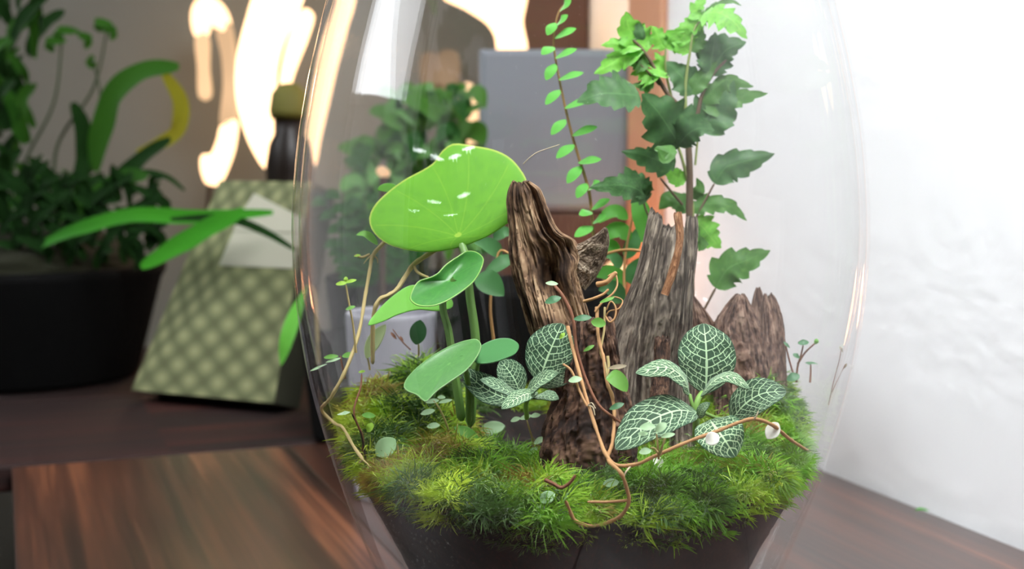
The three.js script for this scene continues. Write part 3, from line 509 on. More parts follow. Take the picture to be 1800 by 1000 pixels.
// ---------------------------------------------------------------- toothed shrub
{
  const ms = [leafMat(0xffffff, { map: veined('#3d741c', '#5a9040'), transmission: 0.3 }), leafMat(0xffffff, { map: veined('#2f5f26', '#4f8044'), transmission: 0.25 }), leafMat(0xffffff, { map: veined('#6cbc2e', '#8bd04c'), transmission: 0.45 })];
  const st = std({ color: 0x5f4c38, roughness: 0.8 }), stg = std({ color: 0x7d8a4c, roughness: 0.7 });
  const t = thing('toothed_shrub', P(1214, 420, 0.775), 'tall shrub of toothed dark green leaves and bright new tips at the back', 'shrub');
  const D = 0.765;
  const st1 = (pts, a, b, m = st) => part('branch', tube(pts.map(([x, y, d]) => [x, y, d || D]), a, b), m, t);
  st1([[1214, 560], [1213, 440], [1212, 377], [1212, 297], [1209, 240], [1206, 205]], 0.0026, 0.0018);
  st1([[1217, 400], [1216, 357], [1203, 294], [1192, 258], [1175, 220]], 0.0013, 0.0007, stg);
  st1([[1209, 240], [1200, 195], [1175, 167], [1160, 143], [1146, 112], [1125, 82], [1112, 70]], 0.0016, 0.0008);
  st1([[1210, 245], [1225, 205], [1234, 167], [1253, 131], [1277, 105]], 0.0014, 0.0008);
  st1([[1206, 210], [1205, 150], [1213, 91], [1222, 48], [1240, 28]], 0.0011, 0.0006, stg);
  st1([[1180, 170], [1170, 120], [1170, 84]], 0.0008, 0.0005, stg);
  st1([[1160, 150], [1130, 118], [1105, 100]], 0.0007, 0.0005);
  st1([[1222, 290], [1226, 250], [1229, 225]], 0.0007, 0.0006, stg);
  st1([[1222, 385], [1238, 355], [1256, 322]], 0.0007, 0.0006);
  st1([[1230, 560], [1240, 540], [1258, 506]], 0.0008, 0.0007);
  st1([[1200, 360], [1187, 345], [1160, 312]], 0.0008, 0.0006);
  st1([[1140, 380], [1134, 365], [1130, 345]], 0.0006, 0.0005);
  const F = (rib, wl, wr, k, o = {}) => part('leaf', leaf({ rib: rib.map(([x, y, d]) => [x, y, D + (d || 0)]), wl: wl * 1.3, wr: wr * 1.3, shape: 'lobed', teeth: 5, bite: 0.34, cup: 0.12, wave: 0.12, droop: (rib[0][0] * 7 + rib[0][1] * 3) % 10 / 22, n: [0.25 * Math.sin(rib[0][0] + rib[3][1]), 0.35 + 0.25 * Math.sin(rib[3][0]), 1], ...o }), ms[k], t);
  F([[1124, 168, -0.01], [1090, 165, -0.016], [1055, 165, -0.02], [1014, 180, -0.02]], 34, 40, 1);
  F([[1196, 258, -0.012], [1178, 228, -0.02], [1155, 195, -0.025], [1128, 165, -0.025]], 42, 52, 1);
  F([[1192, 256, -0.014], [1210, 235, -0.02], [1230, 225, -0.022], [1256, 229, -0.022]], 32, 22, 1);
  F([[1218, 166], [1203, 140], [1188, 125], [1170, 108]], 24, 30, 1, { teeth: 4, bite: 0.2 });
  F([[1140, 88], [1120, 70], [1105, 48], [1100, 20]], 26, 30, 2);
  F([[1128, 84, 0.005], [1130, 66], [1124, 50], [1122, 36]], 16, 20, 1);
  F([[1122, 88, -0.008], [1100, 80], [1080, 76], [1056, 80]], 16, 18, 2);
  F([[1124, 100, -0.008], [1095, 100], [1070, 115], [1044, 130]], 22, 26, 2);
  F([[1140, 118], [1128, 110], [1116, 104], [1102, 92]], 20, 20, 0);
  F([[1155, 140, -0.006], [1140, 134], [1122, 126], [1108, 132]], 22, 18, 2, { bite: 0.6 });
  F([[1160, 135, -0.006], [1158, 118], [1160, 104], [1150, 92]], 18, 20, 2, { bite: 0.6 });
  F([[1150, 145, -0.006], [1135, 152], [1125, 150], [1112, 148]], 12, 12, 0);
  F([[1170, 86], [1160, 72], [1155, 60], [1146, 46]], 16, 26, 2, { bite: 0.55 });
  F([[1172, 86], [1182, 70], [1188, 60], [1196, 48]], 16, 18, 2, { bite: 0.55 });
  F([[1212, 92], [1200, 80], [1195, 68], [1186, 95]], 16, 26, 2);
  F([[1214, 90], [1222, 78], [1230, 66], [1234, 48]], 20, 14, 0);
  F([[1238, 30], [1220, 40], [1205, 46], [1187, 56]], 20, 16, 2, { bite: 0.5 });
  F([[1238, 32], [1225, 20], [1232, 6], [1246, -8]], 16, 12, 2, { bite: 0.5 });
  F([[1236, 24], [1262, 22, -0.008], [1290, 38, -0.012], [1314, 68, -0.012]], 22, 34, 2, { bite: 0.55 });
  F([[1238, 22, 0.01], [1262, 8, 0.01], [1285, 2, 0.01], [1304, 10, 0.01]], 6, 8, 0);
  F([[1250, 132], [1262, 108], [1276, 88], [1312, 74]], 38, 22, 1);
  F([[1252, 130], [1250, 108], [1254, 84], [1257, 56]], 22, 24, 1);
  F([[1216, 166], [1226, 145], [1240, 128], [1262, 108]], 12, 16, 0, { bite: 0.15 });
  F([[1234, 178], [1252, 160], [1278, 140], [1325, 152]], 12, 24, 0, { droop: 0.3 });
  F([[1236, 190], [1262, 185], [1300, 170], [1350, 164]], 16, 20, 0);
  F([[1228, 230], [1245, 205], [1262, 180], [1290, 140]], 24, 38, 1, { bite: 0.15 });
  F([[1226, 236], [1222, 210], [1226, 190], [1222, 165]], 14, 18, 1, { bite: 0.2 });
  F([[1256, 322], [1275, 295], [1310, 283], [1362, 270]], 24, 26, 1, { bite: 0.25 });
  F([[1214, 368], [1246, 358], [1282, 362], [1313, 388]], 16, 17, 0, { droop: 0.15 });
  F([[1220, 385], [1236, 400], [1250, 418], [1268, 436]], 24, 28, 2, { bite: 0.4 });
  F([[1222, 395], [1228, 412], [1234, 428], [1228, 442]], 18, 18, 0);
  F([[1258, 506], [1280, 472], [1310, 458], [1354, 440]], 28, 30, 0, { bite: 0.35 });
  F([[1188, 280, -0.006], [1160, 282, -0.01], [1130, 272, -0.014], [1092, 266, -0.014]], 24, 18, 1);
  F([[1140, 348, -0.012], [1115, 330, -0.02], [1085, 325, -0.024], [1036, 330, -0.024]], 24, 22, 1);
  F([[1136, 346, -0.014], [1122, 325, -0.016], [1110, 312, -0.016], [1098, 292, -0.016]], 20, 20, 1);
  F([[1136, 352, -0.012], [1136, 335, -0.016], [1140, 325, -0.018], [1146, 318, -0.02]], 12, 14, 1);
  F([[1206, 316], [1190, 312], [1178, 304], [1162, 300]], 14, 14, 2, { bite: 0.2 });
  F([[1210, 372, 0.01], [1195, 358, 0.01], [1180, 352, 0.01], [1158, 368, 0.01]], 14, 22, 0, { bite: 0.1 });
  F([[1218, 350, 0.005], [1226, 338], [1230, 328], [1224, 312]], 9, 10, 0, { bite: 0.1 });
  F([[1180, 255, -0.02], [1176, 270, -0.026], [1168, 280, -0.028], [1156, 262, -0.028]], 10, 22, 0, { bite: 0.1 });
}

// ---------------------------------------------------------------- greenery between and behind the wood
{
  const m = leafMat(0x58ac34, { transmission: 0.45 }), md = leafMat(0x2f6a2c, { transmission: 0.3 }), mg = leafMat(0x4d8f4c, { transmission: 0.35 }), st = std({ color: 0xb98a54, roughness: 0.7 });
  const a = thing('leafy_sprig', P(1100, 560, 0.765), 'light green leafy sprig in the gap between the two tall driftwood pieces', 'plant');
  for (const [rib, w, k] of [[[[1118, 342, 0.772], [1126, 370, 0.768], [1132, 400, 0.766], [1136, 436, 0.764]], 17, 0], [[[1104, 385, 0.78], [1085, 372, 0.778], [1070, 375, 0.776], [1052, 392, 0.775]], 13, 0], [[[1110, 420, 0.782], [1090, 405, 0.78], [1075, 408, 0.778], [1056, 425, 0.778]], 16, 0], [[[1100, 455, 0.782], [1112, 430, 0.782], [1118, 415, 0.784], [1122, 398, 0.784]], 14, 2], [[[1092, 470, 0.772], [1082, 456, 0.768], [1072, 450, 0.766], [1060, 452, 0.764]], 11, 2], [[[1100, 500, 0.778], [1080, 485, 0.776], [1066, 480, 0.776], [1046, 486, 0.776]], 17, 0], [[[1110, 500, 0.778], [1112, 480, 0.776], [1120, 465, 0.776], [1128, 452, 0.776]], 14, 2], [[[1096, 530, 0.77], [1080, 512, 0.766], [1070, 506, 0.765], [1052, 510, 0.765]], 18, 1], [[[1090, 440, 0.78], [1072, 432, 0.78], [1060, 440, 0.78], [1048, 452, 0.78]], 12, 0]])
    part('leaf', leaf({ rib, w, shape: 'ovate', n: [-0.1, 0.4, 1] }), [m, md, mg][k], a);
  part('stem', tube([[1104, 570, 0.77], [1098, 520, 0.772], [1098, 460, 0.775], [1108, 400, 0.776], [1119, 345, 0.774]], 0.0009, 0.0006), st, a);
  part('stem', tube([[1062, 447, 0.76], [1085, 441, 0.76], [1108, 439, 0.758], [1126, 441, 0.756]], 0.0008), st, a);
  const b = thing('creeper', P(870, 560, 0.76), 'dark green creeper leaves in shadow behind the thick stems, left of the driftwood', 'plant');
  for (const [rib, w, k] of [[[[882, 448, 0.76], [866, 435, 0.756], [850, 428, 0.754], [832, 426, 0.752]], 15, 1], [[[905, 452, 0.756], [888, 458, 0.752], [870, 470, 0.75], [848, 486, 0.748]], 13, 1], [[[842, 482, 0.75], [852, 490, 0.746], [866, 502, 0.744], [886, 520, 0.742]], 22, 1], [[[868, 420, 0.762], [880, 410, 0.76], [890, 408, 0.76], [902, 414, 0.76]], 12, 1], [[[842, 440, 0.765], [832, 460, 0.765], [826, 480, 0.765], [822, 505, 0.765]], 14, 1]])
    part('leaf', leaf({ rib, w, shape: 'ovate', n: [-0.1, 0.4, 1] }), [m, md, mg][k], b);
  part('stem', tube([[868, 600, 0.76], [862, 540, 0.758], [868, 480, 0.757], [880, 440, 0.758], [896, 446, 0.756]], 0.0009, 0.0006), st, b);
}

// ---------------------------------------------------------------- runners and vines
const VINE = std({ color: 0xb5895a, roughness: 0.7 }), VINED = std({ color: 0x7d4f36, roughness: 0.75 }), VINEG = std({ color: 0xb3a06a, roughness: 0.7 }), ROOT = std({ color: 0xcfc0a0, roughness: 0.8 });
const LB = leafMat(0x6cae3e, { transmission: 0.4 }), LP = leafMat(0xaed2a2, { transmission: 0.3, clearcoat: 0.6 }), LD = leafMat(0x3f7a4a, { transmission: 0.3, clearcoat: 0.7 }), LW = leafMat(0xf6f7ea, { transmission: 0.1 }), LY = leafMat(0x9fcf3a, { transmission: 0.45 }), LBR = leafMat(0x8f8366, { transmission: 0.2 });
// a small leaf centred at a pixel: half length, half width (px), tilt in the picture (degrees), facing
const oval = (x, y, d, l, w, deg, n = [0, 0.6, 0.8], o = {}) => { const c = Math.cos(deg * Math.PI / 180) * l, s = -Math.sin(deg * Math.PI / 180) * l; return leaf({ rib: [[x - c, y - s, d + 0.001], [x, y, d], [x + c, y + s, d + 0.001]], w, shape: 'oval', nu: 12, n, cup: 0.15, ...o }); };
{
  let t = thing('trailing_vine', P(640, 700, 0.7), 'tan vine hanging in front of the moss at the left glass, bent at knots', 'vine');
  part('stem', tube([[690, 405, 0.70], [674, 427, 0.70], [656, 448, 0.698], [650, 475, 0.695], [642, 520, 0.69], [630, 588, 0.68], [605, 656, 0.668], [584, 695, 0.655], [567, 724, 0.65], [586, 742, 0.642], [605, 755, 0.636], [622, 785, 0.63], [639, 809, 0.626]], 0.0010, 0.0008, 110, 8, 0.3), VINEG, t);
  part('rootlets', merge([tube([[656, 446, 0.698], [645, 456, 0.697], [639, 464, 0.697]], 0.0005, 0.0002), tube([[656, 448, 0.698], [663, 455, 0.697], [664, 463, 0.697]], 0.0005, 0.0002), tube([[650, 447, 0.698], [636, 452, 0.697], [624, 448, 0.697]], 0.0007, 0.0006), tube([[638, 808, 0.626], [630, 815, 0.625], [626, 826, 0.624]], 0.0004, 0.0002), tube([[639, 809, 0.626], [648, 818, 0.625], [652, 834, 0.624]], 0.0004, 0.0002)]), VINEG, t);
  part('leaf', leaf({ rib: [[664, 430, 0.698], [652, 420, 0.695], [640, 412, 0.694], [626, 413, 0.694]], wl: 6, wr: 10, n: [0.2, 0.5, 0.8] }), LB, t);
  part('leaf', oval(628, 449, 0.696, 6, 3, 10), LY, t);
  t = thing('trailing_vine', P(690, 560, 0.69), 'light brown woody vine curving below the huge round leaf', 'vine');
  part('stem', tube([[785, 428, 0.695], [761, 442, 0.694], [742, 454, 0.692], [726, 466, 0.69], [710, 490, 0.688], [697, 509, 0.685], [683, 519, 0.683], [668, 526, 0.682], [660, 540, 0.682], [656, 565, 0.684], [655, 640, 0.69]], 0.0013, 0.0011, 80, 8, 0.25), VINEG, t);
  part('side_shoot', tube([[727, 465, 0.69], [732, 476, 0.688], [742, 483, 0.686], [754, 488, 0.684]], 0.0008, 0.0006), VINEG, t);
  t = thing('trailing_vine', P(1055, 780, 0.63), 'long tan runner falling past the nerve plant and swinging right along the moss', 'vine');
  part('stem', tube([[998, 575, 0.648], [1002, 592, 0.643], [1012, 632, 0.636], [1022, 669, 0.63], [1037, 720, 0.622], [1055, 774, 0.612], [1066, 800, 0.602], [1082, 817, 0.597], [1118, 816, 0.596], [1148, 803, 0.597], [1184, 787, 0.598], [1220, 772, 0.6], [1260, 758, 0.602], [1300, 742, 0.604], [1325, 736, 0.606], [1354, 745, 0.61], [1386, 770, 0.616], [1425, 795, 0.625]], 0.00095, 0.0007, 170, 8, 0.3), VINE, t);
  part('side_shoot', tube([[990, 640, 0.632], [1003, 650, 0.63], [1020, 690, 0.626], [1032, 714, 0.622]], 0.0006, 0.0006), VINE, t);
  part('rootlets', merge([tube([[1034, 712, 0.622], [1042, 716, 0.62], [1046, 730, 0.618]], 0.0004, 0.0002), tube([[1034, 712, 0.622], [1040, 708, 0.62], [1047, 718, 0.618]], 0.0003, 0.0002), tube([[1110, 818, 0.596], [1100, 830, 0.594], [1097, 838, 0.594]], 0.0005, 0.0003), tube([[1324, 738, 0.606], [1330, 730, 0.604], [1333, 722, 0.604]], 0.0005, 0.0002)]), ROOT, t);
  part('leaf', oval(1011, 667, 0.626, 12, 7, 10), LP, t);
  part('leaf', oval(988, 590, 0.64, 7, 4, 50), LY, t);
  t = thing('trailing_vine', P(1090, 900, 0.58), 'tan vine coming down the middle of the driftwood to a loop on the front moss', 'vine');
  part('stem', tube([[1049, 540, 0.652], [1052, 594, 0.645], [1061, 630, 0.64], [1067, 672, 0.634], [1076, 696, 0.63], ...LOOP], 0.00092, 0.0008, 170, 8, 0.3), VINE, t);
  part('side_shoot', tube([[1108, 879, 0.578], [1070, 882, 0.577], [1032, 882, 0.578]], 0.0007, 0.0006), VINE, t);
  part('side_shoot', tube([[1063, 540, 0.65], [1062, 580, 0.646], [1056, 620, 0.642], [1064, 640, 0.638], [1067, 660, 0.634]], 0.0006, 0.0005), VINEG, t);
  part('side_shoot', tube([[1068, 626, 0.638], [1070, 645, 0.636], [1066, 664, 0.634]], 0.0008, 0.0006), VINEG, t);
  part('leaf', leaf({ rib: [[1068, 660, 0.632], [1076, 660, 0.628], [1090, 672, 0.626], [1102, 688, 0.625]], w: 15, shape: 'oval', n: [0.1, 0.4, 1] }), LB, t, 'bright green oval leaf');
  part('leaf', oval(1085, 645, 0.632, 17, 5, 8), LBR, t);
  part('leaf', oval(1084, 714, 0.62, 14, 6, 22), LD, t);
  part('leaf', oval(1035, 612, 0.64, 11, 4, 30), LB, t);
  part('leaf', oval(1052, 567, 0.642, 13, 9, -8, [0, 0.3, 1]), LB, t);
  part('leaf', oval(1067, 527, 0.645, 14, 4, 20), LB, t);
  t = thing('trailing_vine', P(1010, 590, 0.645), 'thin reddish stem with two small glossy leaves against the hollow of the stump', 'vine');
  part('stem', tube([[975, 503, 0.648], [986, 516, 0.645], [998, 536, 0.643], [1007, 560, 0.641], [1014, 615, 0.638], [1031, 669, 0.634], [1052, 711, 0.628], [1076, 732, 0.622], [1098, 746, 0.62]], 0.0009, 0.0006, 80), VINED, t);
  part('leaf', oval(972, 527, 0.638, 15, 8, 18), LD, t);
  part('leaf', oval(970, 498, 0.642, 11, 5, -4), LP, t);
  part('leaf', oval(1024, 559, 0.636, 16, 7, 6), LD, t);
  t = thing('root_tangle', P(1070, 565, 0.65), 'tangle of thin curled rootlets between the two driftwood pieces', 'roots');
  part('rootlets', merge([tube([[1046, 548, 0.65], [1060, 530, 0.65], [1078, 515, 0.65], [1085, 500, 0.652], [1080, 480, 0.655], [1068, 486, 0.655]], 0.0006, 0.0004, 50), tube([[1064, 556, 0.648], [1072, 566, 0.646], [1080, 560, 0.646], [1082, 540, 0.647], [1074, 530, 0.648], [1066, 545, 0.648]], 0.0005, 0.0004, 50), tube([[1062, 566, 0.65], [1070, 548, 0.648], [1088, 542, 0.648], [1094, 528, 0.65], [1080, 522, 0.65], [1062, 530, 0.65]], 0.0004, 0.0003, 50), tube([[1050, 500, 0.655], [1066, 496, 0.652], [1076, 486, 0.652], [1084, 478, 0.652]], 0.0014, 0.001, 30), tube([[1026, 530, 0.655], [1045, 524, 0.652], [1062, 516, 0.652], [1070, 508, 0.652]], 0.0008, 0.0006, 30)]), VINE, t);
  t = thing('trailing_vine', P(960, 880, 0.585), 'short reddish runner lying on the front moss, left of the vine loop', 'vine');
  part('stem', tube([[957, 843, 0.582], [972, 850, 0.58], [986, 857, 0.58], [1000, 850, 0.585], [1012, 835, 0.59]], 0.0009, 0.0007), VINED, t);
  part('rootlets', tube([[958, 922, 0.571], [962, 932, 0.57], [980, 937, 0.569], [1002, 938, 0.569], [1014, 932, 0.569], [1019, 922, 0.57]], 0.0006, 0.0004, 40), ROOT, t);
  solo('root_thread', tube([[920, 288, 0.62], [930, 278, 0.618], [944, 268, 0.617], [960, 262, 0.616], [984, 254, 0.615]], 0.00022, 0.00018, 40), ROOT, 'hair-thin white thread floating beside the huge round leaf', 'thread');
}

// ---------------------------------------------------------------- seedlings and little plants on the moss
function sprig(name, base, label, stems, leaves, cat = 'seedling') {
  const t = thing(name, P(...base), label, cat, undefined);
  for (const [pts, m, r] of stems) part('stem', tube(pts, r || 0.0006, (r || 0.0006) * 0.7), m || VINEG, t);
  for (const [x, y, d, l, w, deg, m, n] of leaves) part('leaf', oval(x, y, d, l, w, deg, n), m, t);
  return t;
}
{
  const d1 = gd(790, 760) - 0.004;
  sprig('seedling', [790, 758, d1], 'round-leaved seedling on the moss just below the pale glossy leaf tip', [[[[790, 760, d1], [782, 738, d1 - 0.004], [771, 716, d1 - 0.006], [762, 704, d1 - 0.006]], VINEG]], [[752, 724, d1 - 0.008, 13, 6, 15, LP], [762, 748, d1 - 0.008, 12, 6, 8, LP], [783, 705, d1 - 0.008, 12, 4, 12, LP], [760, 705, d1 - 0.006, 12, 5, 8, LP], [776, 698, d1 - 0.004, 7, 4, 0, LP]]);
  const d2 = gd(832, 765) - 0.004;
  sprig('seedling', [832, 765, d2], 'tiny seedling with a yellow tip on a bare stem beside two oval leaves', [[[[832, 765, d2], [826, 745, d2 - 0.003], [818, 724, d2 - 0.004]], VINEG]], [[813, 724, d2 - 0.006, 6, 3, -8, LB], [819, 717, d2 - 0.005, 4, 2.5, 80, LY]]);
  const d3 = gd(938, 800) - 0.005;
  sprig('seedling', [938, 800, d3], 'upright seedling with pale paired leaves in front of the left nerve plant', [[[[936, 806, d3], [938, 782, d3 - 0.003], [930, 752, d3 - 0.006], [926, 738, d3 - 0.006]], VINEG]], [[906, 737, d3 - 0.008, 9, 5, 20, LP], [924, 733, d3 - 0.009, 11, 5, 18, LP], [941, 730, d3 - 0.008, 9, 5, 10, LP], [948, 774, d3 - 0.006, 11, 6, 30, LP], [937, 792, d3 - 0.006, 10, 5, 34, LP]]);
  const d4 = 0.594;
  sprig('seedling', [1157, 800, d4], 'pale green seedling overlapping the big low leaf of the right nerve plant', [[[[1158, 806, d4 + 0.004], [1156, 785, d4], [1154, 762, d4]], VINEG], [[[1160, 800, d4 + 0.002], [1164, 785, d4], [1170, 768, d4]], VINEG], [[[1156, 795, d4], [1150, 788, d4], [1144, 787, d4]], VINEG]], [[1138, 750, d4 - 0.002, 14, 8, 6, LP], [1162, 751, d4 - 0.002, 12, 8, 40, LP], [1174, 765, d4 - 0.003, 13, 5, 12, LP], [1134, 793, d4 - 0.002, 11, 7, 10, LP], [1130, 762, d4, 9, 5, 0, LP]]);
  const d5 = 0.735;
  sprig('seedling', [1402, 660, d5], 'small-leaved seedling on the right moss mound against the white wall', [[[[1400, 672, d5], [1402, 645, d5], [1409, 620, d5], [1412, 606, d5]], VINED], [[[1402, 640, d5], [1415, 620, d5], [1434, 602, d5]], VINED], [[[1424, 672, d5], [1425, 655, d5], [1425, 640, d5]], VINED], [[[1398, 668, d5], [1388, 635, d5], [1381, 606, d5]], VINED]], [[1412, 602, d5 - 0.002, 10, 6, 5, LD], [1435, 600, d5 - 0.002, 5, 4, 80, LB], [1400, 625, d5 - 0.002, 7, 5, -30, LD], [1426, 639, d5 - 0.002, 11, 5, -8, LD], [1383, 606, d5 - 0.002, 8, 3, -45, LD], [1394, 663, d5 - 0.003, 12, 9, 20, LD]]);
  const d6 = 0.67;
  sprig('seedling', [618, 600, d6], 'yellow-green seedling with two whorls of leaves near the left glass', [[[[626, 620, d6 + 0.004], [620, 568, d6 + 0.002], [613, 530, d6], [608, 500, d6]], VINEG]], [[600, 498, d6 - 0.002, 10, 5, 8, LY], [617, 494, d6 - 0.002, 10, 4, 14, LY], [608, 492, d6 + 0.001, 6, 4, 90, LY], [616, 541, d6 - 0.002, 9, 4, 18, LB]]);
  const d7 = gd(600, 660) - 0.006;
  sprig('seedling', [602, 660, d7], 'low bright seedling with pale blade leaves on the left moss edge', [[[[606, 665, d7], [602, 645, d7 - 0.002], [598, 625, d7 - 0.002]], VINED]], [[582, 627, d7 - 0.004, 13, 5, 6, LB], [612, 624, d7 - 0.004, 11, 6, 10, LB], [560, 646, d7 - 0.006, 16, 3.5, 22, LP], [586, 633, d7 - 0.005, 14, 3, 16, LP]]);
  const d8 = gd(624, 800) - 0.006;
  sprig('seedling', [622, 800, d8], 'dark-stemmed seedling with pale leaf at its side, front left on the moss', [[[[637, 800, d8], [638, 770, d8 - 0.004], [622, 725, d8 - 0.01], [634, 680, d8 - 0.004], [636, 656, d8]], VINED], [[[646, 830, d8 - 0.002], [634, 760, d8 - 0.006], [618, 726, d8 - 0.011]], std({ color: 0x1d140e, roughness: 0.6 })]], [[605, 726, d8 - 0.01, 11, 6, 10, LP], [636, 653, d8, 6, 3, 10, LY], [648, 730, d8 - 0.004, 12, 6, -6, LB], [650, 751, d8 - 0.006, 9, 7, 60, LY]]);
  sprig('seedling', [652, 640, 0.715], 'pale oblong leaf standing upright on the left moss', [[[[650, 650, 0.715], [648, 636, 0.714], [645, 626, 0.713]], VINEG]], []);
  part('leaf', leaf({ rib: [[644, 630, 0.713], [652, 610, 0.712], [664, 590, 0.711], [678, 571, 0.711]], w: 13, shape: 'oval', n: [-0.2, 0.2, 1], th: 0.0004 }), leafMat(0xc3d49a), scene.getObjectByName('seedling_008'));
  sprig('seedling', [1464, 700, 0.70], 'thin dry reddish sprig near the right side of the glass', [[[[1456, 712, 0.70], [1466, 668, 0.70], [1476, 630, 0.70], [1479, 612, 0.70]], VINED, 0.0003], [[[1462, 690, 0.70], [1476, 660, 0.70], [1486, 640, 0.70]], VINED, 0.0003]], [[1479, 614, 0.70, 6, 2.5, -60, LBR], [1486, 643, 0.70, 5, 2, 60, LBR]], 'sprig');
  sprig('seedling', [712, 610, 0.74], 'reddish brown sprig in the gap behind the left moss', [[[[722, 615, 0.74], [705, 598, 0.74], [690, 578, 0.74]], VINED, 0.0004]], [[692, 590, 0.74, 8, 3, -50, VINED], [706, 596, 0.74, 6, 2.5, -60, VINED]], 'sprig');
  sprig('seedling', [736, 620, 0.72], 'ruffled green seedling leaf beside the dark moss tuft at the back left', [[[[736, 625, 0.722], [736, 610, 0.72], [735, 600, 0.718]], VINEG]], [[735, 584, 0.717, 22, 15, 80, LD, [0, 0.2, 1]]]);
  // leaves lying loose on the moss
  const loose = (x, y, lift, l, w, deg, m, label, n, cat = 'leaf') => solo('fallen_leaf', oval(x, y, gd(x, y) - lift, l, w, deg, n, { th: 0.0004 }), m, label, cat);
  loose(820, 761, 0.013, 24, 11, -26, LB, 'green oval leaf lying tilted on the moss, left of a shiny round one', [0.2, 0.5, 0.9]);
  loose(865, 753, 0.014, 23, 13, 12, LP, 'shiny round leaf with a white glint lying on the moss', [0.1, 0.5, 0.9]);
  loose(678, 786, 0.011, 22, 17, 40, leafMat(0xa9cf9a), 'pale broad leaf half sunk in the moss at the front left', [0, 0.3, 1]);
  loose(962, 874, 0.006, 15, 11, 25, LP, 'bluish pale oval leaf on the front moss beside the vine loop', [0, 0.4, 1]);
  loose(1074, 849, 0.011, 14, 8, 8, LP, 'bluish green leaf lying inside the vine loop', [0, 0.4, 1]);
  loose(1157, 812, 0.02, 10, 9, -40, LW, 'small round white petal under the runner, centre of the moss', [0, 0.3, 1], 'petal');
  solo('fallen_leaf', oval(1252, 771, 0.598, 13, 12, 30, [0, 0.4, 1], { th: 0.0004 }), LW, 'white petal resting on the lowest leaf of the right nerve plant', 'petal');
  solo('fallen_leaf', oval(1358, 757, 0.604, 17, 13, 55, [0, 0.2, 1], { th: 0.0004 }), LW, 'white petal hanging at the right bend of the tan runner', 'petal');
}

inJar = false;
